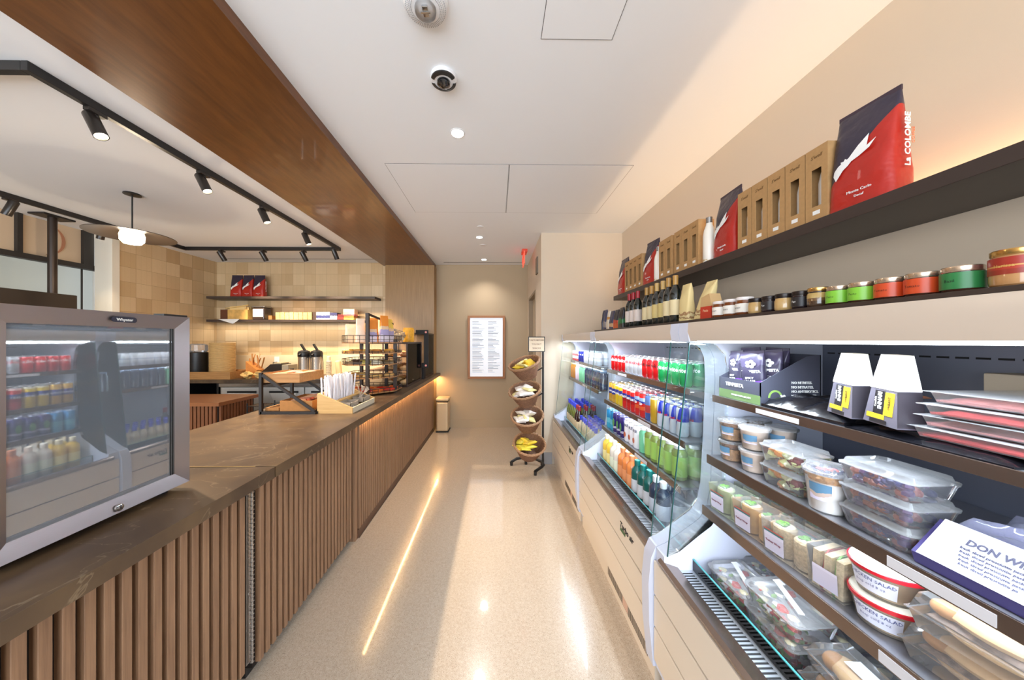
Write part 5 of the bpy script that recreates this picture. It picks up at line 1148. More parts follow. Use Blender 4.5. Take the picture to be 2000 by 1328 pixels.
put(jb, 1.155, 0.672, ZL, RZ, 'largest jar with gold lid and red label at the right end of the lower shelf', 'jar')
put(jg, 1.145, 0.752, ZL, RZ, 'jar with dark green label beside the large red labelled jar', 'jar')
put(jo, 1.145, 0.823, ZL, RZ, 'orange labelled jar next to the dark green labelled jar', 'jar'); put(jo, 1.145, 0.892, ZL, RZ, 'orange labelled jar next to the lime green labelled jars', 'jar')
put(jl, 1.142, 0.960, ZL, RZ, 'lime green labelled jar next to the orange labelled jars', 'jar'); put(jl, 1.142, 1.026, ZL, RZ, 'lime green labelled jar next to the gold banded jar', 'jar')
put(jy, 1.142, 1.092, ZL, RZ, 'dark glass jar with gold band and gold lid beside the lime jars', 'jar')
put(jd, 1.145, 1.158, ZL, RZ, 'small dark jar squeezed between gold banded jar and mustard jar', 'jar')
put(jm, 1.140, 1.222, ZL, RZ, 'pale mustard jar with dark lid nearer the lime green jars', 'jar')
put(jd, 1.140, 1.288, ZL, RZ, 'small black jar with white lettering between the two mustard jars', 'jar')
put(jm, 1.140, 1.354, ZL, RZ, 'pale mustard jar with dark lid beside the honey jars', 'jar')
for i, y in enumerate((1.432, 1.510, 1.588)): put(jh, 1.150, y, ZL, RZ, 'honey jar with white label, %s from the right of three' % ORD[i], 'jar', 'honey jars on the lower shelf')
r = T('pasta_box', 'red and beige pointed carton beside the honey jars', 'box', (1.17, 1.690, ZL), RZ)
B().prism([(-0.045, 0), (0.045, 0), (0.04, 0.10), (0.03, 0.135), (-0.035, 0.12), (-0.042, 0.08)], -0.03, 0.03).build('carton', bands('redbeige', 0.13, [(0, S(196, 56, 34)), (0.52, S(206, 170, 120))], 0.5), r)
text('Pasta', 0.02, M('ink_pale', S(236, 190, 150), 0.5), r, (0, -0.0306, 0.045))
beigeb = bands('beige_bag_print', 0.2, [(0, S(214, 190, 130)), (0.15, S(226, 204, 146)), (0.24, S(160, 120, 80)), (0.3, S(220, 200, 150)), (0.36, S(170, 130, 90)), (0.42, S(226, 204, 146))], 0.6, wob=0.06)
for (y, lab, tl) in ((1.790, 'beige pasta bag leaning sideways beside the red carton', 0.22), (1.935, 'upright beige pasta bag beside the wine bottles', 0.0)):
    o = pouch('pasta_bag', 0.10, 0.06, 0.235, beigeb, y*3); o.location = (1.19, y, ZL); o.rotation_euler = (R(-14) if tl else 0, 0, RZ); tag(o, lab, 'bag')
W2 = [(0.033, 0), (0.036, 0.005), (0.036, 0.185), (0.030, 0.215), (0.0145, 0.245), (0.0135, 0.29)]
wg = M('wine_black', S(20, 26, 22), 0.08, coat=0.9)
wn = [bottle('wine_bottle', W2, wg, M('capsule_'+n_, c_, 0.35), (0.25, 0.312), M('wl_'+n_, l_, 0.6), (0.05, 0.15), 0.036) for n_, c_, l_ in (('gold', S(176, 132, 66), S(222, 204, 160)), ('red', S(160, 32, 44), S(222, 206, 196)), ('gold2', S(196, 160, 96), S(206, 184, 120)))]
for i, (y, x, kd) in enumerate(((2.045, 1.18, 0), (2.125, 1.18, 0), (2.235, 1.20, 2), (2.32, 1.20, 2), (2.44, 1.22, 0), (2.52, 1.22, 0), (2.68, 1.22, 1), (2.77, 1.22, 1), (2.855, 1.22, 1))):
    put(wn[kd], x, y, ZL, RZ, 'dark wine bottle with %s capsule, %s after the beige bags' % (('gold', 'red', 'pale gold')[kd], ORD[i]), 'bottle', 'wine bottles on the lower shelf')
def sp(y, w, h, mat, lab, tl=0, nm='snack_bag', x=1.2):
    o = pouch(nm, w, 0.055, h, mat, y*2); o.location = (x, y, ZL); o.rotation_euler = (R(tl), 0, RZ); tag(o, lab, 'bag')
sp(2.965, 0.11, 0.20, bands('green_pack', 0.2, [(0, S(50, 44, 40)), (0.35, S(40, 110, 60)), (0.6, S(30, 28, 36))], 0.35, wob=0.05), 'black snack bag with green print beside the red capped wine')
sp(3.085, 0.12, 0.19, bands('orange_pack', 0.19, [(0, S(206, 90, 30)), (0.4, S(190, 60, 30)), (0.6, S(34, 32, 44))], 0.35, wob=0.05), 'dark snack bag with orange print on the lower shelf')
sp(3.205, 0.10, 0.19, bands('navy_pack', 0.19, [(0, S(50, 50, 90)), (0.25, S(206, 170, 130)), (0.42, S(56, 56, 84))], 0.35, wob=0.04), 'navy snack bag with a round beige print on the lower shelf')
sp(3.305, 0.08, 0.20, bands('white_pack', 0.2, [(0, S(226, 210, 190)), (0.6, S(206, 140, 60)), (0.75, S(232, 222, 206))], 0.4, wob=0.03), 'white and orange snack bag between navy bags on the lower shelf', nm='coffee_pouch')
sp(3.40, 0.09, 0.22, bands('blue_pack', 0.22, [(0, S(40, 44, 84)), (0.2, S(150, 140, 140)), (0.5, S(44, 48, 86))], 0.35, wob=0.03), 'blue snack bag with grey stripe near the far shelf end')
sp(3.475, 0.04, 0.22, M('navy_plain', S(34, 34, 62), 0.3), 'thin navy snack bag at the far end of the lower shelf')
# ============================================================ NEAREST CASE: PACKED FOOD
zA, zB2, zC2, zD2 = SHA+0.001, SHB+0.001, SHC+0.001, DECK+0.001
def inn(r, b_, name, mat, **k): return b_.build(name, mat, r, **k)
# --- snack carton with purple bags
r = T('snack_carton', 'dark grey carton with green base strip holding purple bags', 'box', (0.965, 1.235, zA), RZ)
gm_ = M('carton_slate', S(74, 76, 90), 0.5); gg_ = M('carton_green', S(108, 134, 84), 0.5)
hw, dp = 0.105, 0.225
inn(r, B().box(-hw, hw, 0, 0.003, 0.030, 0.083), 'front_wall', gm_); inn(r, B().box(-hw, hw, -0.001, 0.0, 0.0, 0.034), 'green_strip', gg_)
side = [(0, 0), (dp, 0), (dp, 0.185), (dp-0.05, 0.18), (0, 0.083)]
for x in (-hw, hw-0.003): inn(r, B().prism(side, x, x+0.003, 'x'), 'side_wall', gm_)
inn(r, B().box(-hw, hw, dp-0.003, dp, 0, 0.185), 'back_wall', gm_); inn(r, B().box(-hw+0.003, hw-0.003, 0.001, dp-0.003, 0.0, 0.004), 'base', gm_)
text('TEMPESTA', 0.020, whiteink, r, (-0.02, -0.0012, 0.058), bold=0.0006)
text('HAND MADE SALAMI', 0.0085, whiteink, r, (0.015, -0.0018, 0.018), sx=1.2)
for i, s_ in enumerate(('NO NITRITES.', 'NO NITRATES.', 'NO ANTIBIOTICS.', 'NO HORMONES.')): text(s_, 0.0125, whiteink, r, (hw+0.0008, 0.115, 0.082-i*0.016), (90, 0, 90), align='LEFT', bold=0.0003)
pts = [(0.055+0.026*math.cos(R(a)), 0.03+0.026*math.sin(R(a))) for a in range(20, 200, 15)]; pin = [(0.055+0.019*math.cos(R(a)), 0.03+0.019*math.sin(R(a))) for a in range(20, 200, 15)]
o = B()
for i in range(len(pts)-1): o.prism([pin[i], pts[i], pts[i+1], pin[i+1]], hw, hw+0.001, 'x')
inn(r, o, 'arc_logo', M('logo_lime', S(140, 176, 90), 0.5))
text('30', 0.02, whiteink, r, (hw+0.0008, 0.083, 0.03), (90, 0, 90), bold=0.001)
pb = T('snack_bag', None, 'snack bag')
o = pouch('bag_body', 0.088, 0.032, 0.165, bands('purple_bag', 0.165, [(0, S(110, 70, 200)), (0.12, S(130, 84, 216)), (0.46, S(64, 60, 80)), (0.8, S(80, 74, 100))], 0.22, wob=0.04), 4, True, 0.006); o.parent = pb
B().box(-0.043, 0.043, -0.002, 0.002, 0.158, 0.172).build('top_seal', M('seal_slate', S(70, 64, 84), 0.3), pb)
text('TEMPESTA', 0.014, whiteink, pb, (0, -0.0185, 0.093), bold=0.0006); text('SPICY\nSALAMI', 0.012, whiteink, pb, (-0.008, -0.019, 0.062))
o = B()
for a in range(5): o.blob((0.012*math.cos(a*1.26), -0.0175, 0.122+0.010*math.sin(a*1.26)), (0.008, 0.002, 0.007), 8, 5)
o.build('flower_print', whiteink, pb)
for i, (dx, dy, dz, rz, tl) in enumerate(((0.055, 0.045, 0.006, -0.15, 0.06), (-0.035, 0.045, 0.006, 0.35, 0.10), (0.045, 0.095, 0.02, 0.1, 0.05), (-0.045, 0.10, 0.012, 0.5, 0.08), (0.0, 0.15, 0.02, 0.2, -0.05))):
    put(pb, 0.965+dy, 1.235+dx, zA+dz+0.018, RZ+rz, 'purple and dark snack bag, %s from the front of the slate carton' % ORD[i], 'snack bag', 'bags in the slate carton', (0, -tl))
# --- black wrapped trays
def bumpy(x0, x1, y0, y1, h, seed, amp=0.012, nx=16, ny=20, base=0.0):
    bm_ = B(); rings = []
    for i in range(nx+1):
        u = i/nx; rg = []
        for j in range(ny+1):
            v = j/ny; e = min(1, 6*min(u, 1-u, v, 1-v)+0.05)
            rg.append((x0+(x1-x0)*u, y0+(y1-y0)*v, base+h*e**0.5+amp*e*noise.noise(Vector((u*4+seed, v*6, seed)))))
        rings.append(rg)
    bm_.loft(rings, cap=False, close=False)
    low = [[(p[0], p[1], base) for p in rg] for rg in rings]
    bm_.loft([low[0][:], rings[0][:]], False, False).loft([low[-1][:], rings[-1][:]], False, False)
    bm_.loft([[rg[0] for rg in low], [rg[0] for rg in rings]], False, False).loft([[rg[-1] for rg in low], [rg[-1] for rg in rings]], False, False); bm_.loft([low[0], low[-1]], False, False)
    bmesh.ops.remove_doubles(bm_.bm, verts=bm_.bm.verts[:], dist=0.0002); return bm_
blk = M('black_film', S(14, 14, 18), 0.22, bump=0.5, bs=18, coat=0.4)
tag(bumpy(-0.15, 0.15, -0.135, 0.135, 0.045, 3, 0.025).build('black_package', blk, None, (1.11, 0.985, zA)), 'black film wrapped package beside the slate carton', 'package')
tag(bumpy(-0.16, 0.12, -0.14, 0.14, 0.015, 8, 0.008).build('black_package', blk, None, (1.11, 0.700, zA)), 'flat black package under the wedge packs', 'package')
tag(bumpy(-0.09, 0.09, -0.05, 0.05, 0.012, 5, 0.004).build('salami_slice_pack', M('salmon_pink', S(196, 132, 100), 0.5), None, (1.16, 0.93, zA+0.07)), 'flat salmon coloured pack on the black package', 'package')
# --- cheese wedges
def wedge():
    r = T('cheese_wedge', None, 'cheese')
    def sec(w, d, z, t): return [(-w/2+t, -d/2, z), (w/2+t, -d/2, z), (w/2+t, d/2, z), (-w/2+t, d/2, z)]
    B().loft([sec(0.10, 0.07, 0.0, 0), sec(0.074, 0.055, 0.11, 0.0), sec(0.044, 0.036, 0.205, 0.0)]).build('pack_film', M('pack_silver_film', S(118, 116, 130), 0.2, 0.3, coat=0.6), r)
    B().loft([sec(0.078, 0.059, 0.106, 0), sec(0.046, 0.040, 0.207, 0.0)]).build('cheese_top', M('cheese_cream', S(236, 232, 220), 0.5), r)
    B().loft([[(0.047, -0.034, 0.004), (0.051, -0.034, 0.004), (0.051, 0.034, 0.004), (0.047, 0.034, 0.004)], [(0.037, -0.028, 0.104), (0.0395, -0.028, 0.104), (0.0395, 0.028, 0.104), (0.037, 0.028, 0.104)]]).build('side_card', M('card_charcoal', S(50, 46, 52), 0.4), r)
    def fy(z): return -0.035+0.0075*z/0.11-0.0008
    def quad(x0, x1, z0, z1, nm, mt, e=0.0):
        B().loft([[(x0, fy(z0)-0.0005-e, z0), (x1, fy(z0)-0.0005-e, z0), (x1, fy(z0)-e, z0), (x0, fy(z0)-e, z0)], [(x0, fy(z1)-0.0005-e, z1), (x1, fy(z1)-0.0005-e, z1), (x1, fy(z1)-e, z1), (x0, fy(z1)-e, z1)]]).build(nm, mt, r)
    quad(-0.040, 0.012, 0.016, 0.030, 'yellow_band', M('label_yellow', S(236, 186, 40), 0.4)); quad(0.008, 0.034, 0.030, 0.098, 'yellow_label', M('label_yellow')); quad(-0.022, 0.008, 0.030, 0.100, 'black_label', M('label_black2', S(30, 28, 32), 0.4))
    quad(-0.030, 0.02, 0.003, 0.014, 'crest_label', M('label_black2'))
    text('GENNARI', 0.015, whiteink, r, (-0.004, fy(0.065)-0.0012, 0.065), (90, -90, 0), bold=0.0006)
    text('Caseificio', 0.008, whiteink, r, (-0.017, fy(0.065)-0.0012, 0.066), (90, -90, 0))
    text('PARMIGIANO', 0.008, inkm, r, (0.022, fy(0.065)-0.0012, 0.062), (90, -90, 0))
    return r
wd = wedge()
for q_ in wd.children: q_.scale = (0.84, 0.84, 0.84); q_.location = q_.location*0.84
put(wd, 0.995, 0.862, zA+0.028, RZ-0.25, 'left upright cheese wedge with yellow label', 'cheese', 'cheese wedges on the top shelf', (R(0), R(3)))
put(wd, 0.985, 0.762, zA+0.028, RZ-0.2, 'right upright cheese wedge with yellow label', 'cheese', 'cheese wedges on the top shelf', (R(0), R(3)))
# --- ham packs
hamm = M('ham_pink', S(214, 130, 126), 0.4, var=0.28, vs=35, bump=0.3, bs=40); hamd = M('ham_deep', S(176, 62, 62), 0.4, var=0.25, vs=25)
for i in range(4):
    r = T('ham_pack', 'clear pack of sliced ham, %s from the bottom of the stack' % ORD[i], 'meat pack', (1.125+0.006*(i % 2), 0.565-0.008*i, zA+0.017+0.0275*i), 0.03*(i % 3-1), 'stacked ham packs on the top shelf')
    B().box(-0.165, 0.165, -0.155, 0.155, 0.0225, 0.024, 0.0005).build('film_lid', plasticlid, r)
    B().loft([[(-0.15, -0.14, 0), (0.15, -0.14, 0), (0.15, 0.14, 0), (-0.15, 0.14, 0)], [(-0.156, -0.146, 0.0225), (0.156, -0.146, 0.0225), (0.156, 0.146, 0.0225), (-0.156, 0.146, 0.0225)]]).build('tray', plastic, r)
    o = bumpy(-0.147, 0.147, -0.137, 0.137, 0.017, i*2.3, 0.006, base=0.002); o.build('sliced_ham', hamm if i % 2 else hamd, r)
for i, (y, z, lab) in enumerate(((0.62, 0, 'low dark box behind the ham packs'), (0.42, 0, 'dark box at the right end behind the ham packs'))):
    tag(B().box(-0.05, 0.05, -0.09, 0.09, 0, 0.17 if i else 0.165, 0.004).build('dark_box', M('box_espresso', S(40, 34, 34), 0.4), None, (1.375, y, zA)), lab, 'box')
tag(B().box(-0.04, 0.04, -0.05, 0.05, 0, 0.15, 0.004).build('wood_box', M('box_beige', S(190, 176, 156), 0.6), None, (1.36, 0.78, zA)), 'pale beige box behind the right cheese wedge', 'box')
# --- generic clear cup with contents
def cup(rad_t, rad_b, h, fills, lid='flat', name='parfait_cup', sticker=True):
    r = T(name, None, 'cup')
    B().lathe([(rad_b, 0), (rad_b*1.01, 0.002), (rad_t, h-0.004), (rad_t+0.003, h)], seg=32, cap=True).build('cup_wall', plastic, r)
    for i, (z0, z1, mt, lump) in enumerate(fills):
        f = lambda z: (rad_b+(rad_t-rad_b)*z/h)*0.965
        if lump:
            o = B(); random.seed(i+int(h*1000)); nL = 46
            for k in range(nL):
                a = random.uniform(0, 6.28); z = random.uniform(z0+0.004, z1-0.004); rr = f(z)-0.008 if k % 3 else random.uniform(0, f(z)-0.008)
                o.blob((rr*math.cos(a), rr*math.sin(a), z), (0.008, 0.008, 0.006), 6, 4, 0.5, k)
            o.lathe([(f(z0)*0.9, z0), (f(z1)*0.9, z1-0.004)], seg=20)
            tag(o.build('granola_layer', mt, r), kind='stuff') 
        else: B().lathe([(f(z0), z0), (f(z1), z1)], seg=28).build('yogurt_layer', mt, r)
    lg = B().lathe([(rad_t+0.005, h-0.006), (rad_t+0.006, h+0.002), (rad_t+0.001, h+0.005), (rad_t-0.004, h+0.003 if lid == 'flat' else h+0.016), (0.003, h+0.003 if lid == 'flat' else h+0.024)], seg=32).build('lid', plasticlid, r)
    if sticker:
        o = B(); n = 10; z0, z1 = h*0.3, h*0.72
        rg = [[((rad_b+(rad_t-rad_b)*z/h+0.001)*math.sin(a), -(rad_b+(rad_t-rad_b)*z/h+0.001)*math.cos(a), z) for z in (z0, z1)] for a in [(-0.55+1.1*k/n) for k in range(n+1)]]
        o.loft(rg, False, False); o.build('sticker', bands('sticker_print_%d' % int(h*1000), h, [(0, S(150, 190, 180)), (0.36, S(206, 200, 226)), (0.55, S(190, 170, 160)), (0.64, S(90, 130, 160))], 0.4, wob=0.03), r)
    return r
gran = M('granola', S(176, 130, 80), 0.8, var=0.4, vs=90); yog = M('yogurt_white', S(232, 228, 224), 0.4); yog2 = M('yogurt_pink', S(214, 190, 196), 0.4); berryb = M('blueberry', S(40, 44, 80), 0.4)
p1 = cup(0.045, 0.037, 0.078, [(0.002, 0.052, gran, True), (0.052, 0.074, M('granola_dark', S(120, 80, 50), 0.8, var=0.4, vs=80), True)])
p2 = cup(0.045, 0.037, 0.078, [(0.002, 0.074, M('oat_cream', S(206, 186, 168), 0.6, var=0.1, vs=40), False)])
for i, (y, pr, nm) in enumerate(((1.295, p1, 'granola'), (1.180, p2, 'oat'))):
    for k in range(2):
        for j in range(2):
            put(pr, 0.985+j*0.105, y, zB2+k*0.0845, RZ+(0.5 if k else 0.2), 'clear %s cup, %s of pair, %s row, near case second shelf' % (nm, ('lower', 'upper')[k], NR[j]), 'cup', 'stacked breakfast cups on the second shelf')
# fruit boxes
def clam(w, d, h, name, fillf, lidh=0.012, taper=0.82, cat='food box', open_lid=False, lm=None):
    r = T(name, None, cat)
    def sec(w_, d_, z, rr=0.14):
        pts = []; n = 5
        for cx, cy, a0 in ((1, 1, 0), (-1, 1, 90), (-1, -1, 180), (1, -1, 270)):
            q = min(w_, d_)*rr
            for k in range(n): a = R(a0+90*k/(n-1)); pts.append((cx*(w_/2-q)+q*math.cos(a), cy*(d_/2-q)+q*math.sin(a), z))
        return pts
    B().loft([sec(w*taper, d*taper, 0), sec(w*taper+0.004, d*taper+0.004, 0.003), sec(w*0.97, d*0.97, h), sec(w, d, h+0.001), sec(w, d, h+0.004)]).build('tray', plastic, r)
    B().loft([sec(w*1.01, d*1.01, h+0.0045), sec(w*1.01, d*1.01, h+0.007), sec(w*0.93, d*0.93, h+0.007), sec(w*0.88, d*0.88, h+0.007+lidh)]).build('lid', lm or plasticlid, r)
    fillf(r, w*taper, d*taper, h); return r
def chunks(n, cols, size, seed, shape='blob', top=0.0, nm='fruit_piece'):
    def f(r, w, d, h):
        random.seed(seed)
        for ci, (nm_, c_) in enumerate(cols):
            o = B()
            for k in range(n//len(cols)):
                x = random.uniform(-w/2+size, w/2-size); y = random.uniform(-d/2+size, d/2-size)
                if k % 2: y = -d/2+size*0.9
                z = random.uniform(size*0.7, h-size*0.5+top)
                if shape == 'blob': o.blob((x, y, z), (size, size*0.8, size*0.8), 9, 6, 0.25, k+seed)
                else:
                    rot = Matrix.Rotation(random.uniform(0, 3), 3, 'Z') @ Matrix.Rotation(random.uniform(-.5, .5), 3, 'X')
                    o.blob((x, y, z), (size*1.2, size, size*0.7), 6, 4, 0.6, k+seed, rot)
            tag(o.build(nm_, M('food_'+nm_, c_, 0.35, var=0.12, vs=30, coat=0.2), r), kind='stuff')
    return f
fb1 = clam(0.155, 0.12, 0.052, 'fruit_box', chunks(40, [('melon', S(206, 214, 150)), ('orange_melon', S(226, 150, 80)), ('grapes', S(110, 40, 46)), ('honeydew', S(222, 226, 190))], 0.016, 5, 'chunk'))
for k, rz in ((0, 0), (1, 0.06), (2, -0.05)):
    put(fb1, 1.0, 1.035, zB2+0.0715*k if k < 2 else zB2, RZ+rz, '%s clear box of mixed melon and grapes beside the breakfast cups' % ('bottom', 'top')[k] if k < 2 else 'rear clear box of mixed fruit behind the stacked pair', 'food box', 'fruit boxes on the second shelf') if k < 2 else None
bigc = cup(0.050, 0.040, 0.115, [(0.002, 0.085, yog, False), (0.085, 0.108, gran, True)], 'dome', 'yogurt_cup')
o = B(); random.seed(6)
for k in range(22):
    a = random.uniform(0, 6.28); q = 0.036*random.uniform(0, 1)**.5; o.blob((q*math.cos(a), q*math.sin(a), 0.114), 0.0052, 7, 5)
tag(o.build('blueberries', berryb, bigc), kind='stuff')
o = B()
for k in range(3): o.blob((-0.01+k*0.01, 0.012*(k-1), 0.116), (0.012, 0.007, 0.005), 9, 6)
o.build('strawberry_slices', M('strawberry', S(206, 90, 90), 0.4), bigc)
put(bigc, 0.972, 0.905, zB2, RZ+0.4, 'tall clear yogurt cup with berries and granola under its lid', 'cup')
put(p2, 1.10, 0.90, zB2, RZ, 'oat cup standing behind the tall yogurt cup', 'cup')
gr = clam(0.16, 0.13, 0.040, 'grape_box', chunks(48, [('dark_grapes', S(70, 44, 90)), ('red_grapes', S(130, 66, 60)), ('blue_berries', S(60, 64, 110))], 0.012, 15))
for k in range(4): put(gr, 1.005, 0.775, zB2+0.0597*k*0.999, RZ+0.04*(k-1), 'clear box of dark grapes, %s from the bottom of the stack' % ORD[k], 'food box', 'stacked grape boxes') if k < 3 else None
# big wrapped tray
r = T('wrapped_tray', 'large film wrapped tray with white paper label in the near case', 'package', (1.065, 0.590, zB2), RZ); r.scale = (0.86, 0.90, 0.88)
filmm = clear('wrap_film', (0.93, 0.94, 1.0), 1.6, 0.08, 0.22, (0.72, 0.74, 0.95))
bumpy(-0.125, 0.125, -0.13, 0.13, 0.075, 2.2, 0.014).build('tray_contents', M('violet_tray', S(104, 98, 150), 0.45), r)
bumpy(-0.134, 0.150, -0.070, 0.16, 0.10, 4.4, 0.05, 26, 26).build('film_wrap', filmm, r)
bumpy(0.095, 0.165, -0.145, -0.03, 0.055, 9.4, 0.05, 14, 18).build('film_gather', clear('gather_film', (0.8, 0.8, 0.95), 1.6, 0.1, 0.3, (0.5, 0.5, 0.8)), r)
def sheet(x0, x1, y0, z0, y1, z1): return B().loft([[(x0, y0, z0), (x1, y0, z0), (x1, y0, z0+0.0008), (x0, y0, z0+0.0008)], [(x0, y1, z1), (x1, y1, z1), (x1, y1, z1+0.0008), (x0, y1, z1+0.0008)]])
B().loft([[(-0.115, -0.14, 0), (0.10, -0.14, 0), (0.10, -0.06, 0), (-0.115, -0.06, 0)], [(-0.118, -0.145, 0.026), (0.104, -0.145, 0.026), (0.104, -0.07, 0.105), (-0.118, -0.07, 0.105)]]).build('tray_front', M('indigo_tray', S(64, 56, 110), 0.4), r)
sheet(-0.108, 0.096, -0.146, 0.028, -0.071, 0.110).build('paper_label', M('label_white_paper', S(226, 226, 240), 0.5), r)
tt = math.degrees(math.atan2(0.082, 0.075))
text('DON WINE', 0.021, M('ink_grey', S(96, 96, 120), 0.6), r, (0.0, -0.0955, 0.0855), (tt, 0, 0), bold=0.0004)
for k in range(5): text('fresh sliced prosciutto packed to order'[:34-k*2], 0.0085, M('ink_grey'), r, (0.0, -0.107-0.0065*k, 0.0729-0.0071*k), (tt, 0, 0))
# tubs at right edge
def roundtub(rad, h, rimc, name, cont, word=None):
    r = T(name, None, 'tub')
    B().lathe([(rad*0.74, 0), (rad*0.76, 0.003), (rad*0.95, h-0.006), (rad*0.96, h-0.004)], seg=40).build('tub_wall', clear('tub_plastic', (0.95, 0.93, 0.9), 1.45, 0.05, 0.15, (0.85, 0.8, 0.72)), r)
    B().lathe([(rad*0.97, h-0.010), (rad, h-0.009), (rad, h-0.001), (rad*0.955, h)], seg=40, cap=False).build('rim', rimc, r)
    B().lathe([(rad*0.70, 0.004), (rad*0.88, h-0.014)], seg=32).build('contents', cont, r)
    B().lathe([(rad*0.955, h-0.0005), (rad*0.93, h+0.004), (rad*0.8, h+0.006), (0.003, h+0.006)], seg=40).build('lid', M('lid_cream', S(236, 232, 216), 0.4), r)
    n = 10; rg = [[((rad*(0.76+0.19*z/h)+0.001)*math.sin(a), -(rad*(0.76+0.19*z/h)+0.001)*math.cos(a), z) for z in (0.012, h-0.018)] for a in [(-0.75+1.5*k/n) for k in range(n+1)]]
    B().loft(rg, False, False).build('paper_label', M('tub_label', S(220, 222, 236), 0.5), r)
    if word:
        for k_, (s_, sz) in enumerate(word): text(s_, sz, M('blue_ink', S(60, 70, 130), 0.5), r, (0, 0, h*0.62-k_*0.013), wrap=rad*0.92, res=1)
    return r
rimred = M('rim_red', S(196, 30, 44), 0.3); crm = M('dip_tan', S(190, 160, 124), 0.5)
rt = roundtub(0.068, 0.072, rimred, 'salad_tub', crm, [('CHICKEN SALAD', 0.012), ('keep cold 8 oz', 0.009)])
for k in range(2): put(rt, 0.985, 0.775, zC2+k*0.079, RZ+0.35-0.15*k, '%s round tub with red rim on the third shelf' % ('lower', 'upper')[k], 'tub', 'red rimmed tubs')
wt = roundtub(0.05, 0.04, M('rim_white', S(226, 226, 226), 0.4), 'cheese_tub', M('dip_white', S(232, 226, 220), 0.5))
for k in range(2): put(wt, 0.985, 0.415, zB2+k*0.047, RZ, '%s small white tub at the right edge of the second shelf' % ('lower', 'upper')[k], 'tub', 'small white tubs')
# --- wraps and sandwiches on the third shelf
tort = {'green': M('wrap_spinach', S(190, 196, 150), 0.7, var=0.1, vs=60), 'tan': M('wrap_tan', S(206, 164, 106), 0.7, var=0.12, vs=50), 'grain': M('wrap_grain', S(206, 184, 150), 0.75, var=0.25, vs=120)}
leaf = M('lettuce', S(110, 160, 70), 0.5, var=0.3, vs=40); fillw = M('filling_pale', S(226, 214, 196), 0.6, var=0.1, vs=60)
labelw = bands('deli_label', 0.1, [(0, S(196, 190, 206)), (0.62, S(206, 200, 216)), (0.72, S(60, 110, 110)), (0.78, S(170, 80, 70))], 0.45)
def wrapbox(kind):
    r = T('wrap_box', None, 'wrap')
    for i, x in enumerate((-0.032, 0.034)):
        B().lathe([(0.026, 0.003), (0.031, 0.01), (0.031, 0.095-0.01*i), (0.027, 0.10-0.01*i)], (x, 0.0, 0), 24).build('wrap_half', tort[kind], r)
        B().lathe([(0.024, 0.100-0.01*i), (0.002, 0.102-0.01*i)], (x, 0, 0), 20).build('cut_face', fillw, r)
        o = B(); random.seed(i+7)
        for k in range(7): o.blob((x+random.uniform(-.014, .014), random.uniform(-.014, .014), 0.104-0.01*i), (0.009, 0.007, 0.005), 7, 4, 0.6, k)
        o.build('lettuce', leaf, r)
    B().loft([[(-0.072, -0.036, 0), (0.074, -0.036, 0), (0.074, 0.038, 0), (-0.072, 0.038, 0)], [(-0.078, -0.042, 0.108), (0.08, -0.042, 0.108), (0.08, 0.044, 0.108), (-0.078, 0.044, 0.108)]]).build('clear_box', plastic, r)
    B().loft([[(-0.064, -0.0405, 0.012), (-0.004, -0.0405, 0.012), (-0.004, -0.0395, 0.012), (-0.064, -0.0395, 0.012)], [(-0.066, -0.0445, 0.082), (-0.002, -0.0445, 0.082), (-0.002, -0.0435, 0.082), (-0.066, -0.0435, 0.082)]]).build('deli_label', labelw, r)
    text('Turkey Wrap', 0.009, M('ink_brown', S(120, 70, 80), 0.6), r, (-0.034, -0.0455, 0.045))
    return r
wb = {k: wrapbox(k) for k in tort}
for (y, k, lab) in ((1.262, 'green', 'clear box with a pale green wrap at the far end of the third shelf'), (1.128, 'tan', 'clear box with an orange-tan wrap on the third shelf'), (0.995, 'grain', 'clear box with a speckled grain wrap beside the sandwich')):
    put(wb[k], 0.965, y, zC2, RZ+0.12, lab, 'wrap', None)
    put(wb[k], 1.075, y, zC2, RZ+0.12, lab.replace('clear box', 'rear clear box').replace('at the far end of', 'at the back of'), 'wrap', None)
def sandwich():
    r = T('sandwich_box', None, 'sandwich')
    br = M('bread_grain', S(206, 186, 150), 0.8, var=0.2, vs=90, bump=0.3, bs=120)
    for i, y in enumerate((-0.028, 0.0, 0.028)):
        B().prism([(-0.055, 0.004), (0.055, 0.004), (0.052, 0.10), (0.02, 0.112), (-0.05, 0.104)], y-0.009, y+0.009, 'y').build('bread_slice', br, r, rot=(0, 0, R(90)) if False else (0, 0, 0))
    for i, y in enumerate((-0.014, 0.014)):
        o = bumpy(-0.052, 0.052, -0.004, 0.004, 0.106, i+3, 0.004, 8, 4); o.build('filling', (leaf, M('tomato', S(170, 60, 46), 0.4))[i], r, (0, y, 0.004))
    B().loft([[(-0.06, -0.042, 0), (0.06, -0.042, 0), (0.06, 0.042, 0), (-0.06, 0.042, 0)], [(-0.064, -0.046, 0.118), (0.064, -0.046, 0.118), (0.064, 0.046, 0.118), (-0.064, 0.046, 0.118)]]).build('clear_box', plastic, r)
    B().loft([[(-0.061, -0.03, 0.014), (-0.0605, -0.03, 0.014), (-0.0605, 0.03, 0.014), (-0.061, 0.03, 0.014)], [(-0.0645, -0.03, 0.07), (-0.064, -0.03, 0.07), (-0.064, 0.03, 0.07), (-0.0645, 0.03, 0.07)]]).build('deli_label', labelw, r)
    return r
sw_ = sandwich()
put(sw_, 0.99, 0.880, zC2, R(8), 'clear box with a thick grain bread sandwich beside the red rimmed tubs', 'sandwich'); put(sw_, 1.13, 0.885, zC2, R(4), 'rear clear box with a grain bread sandwich behind the front one', 'sandwich')
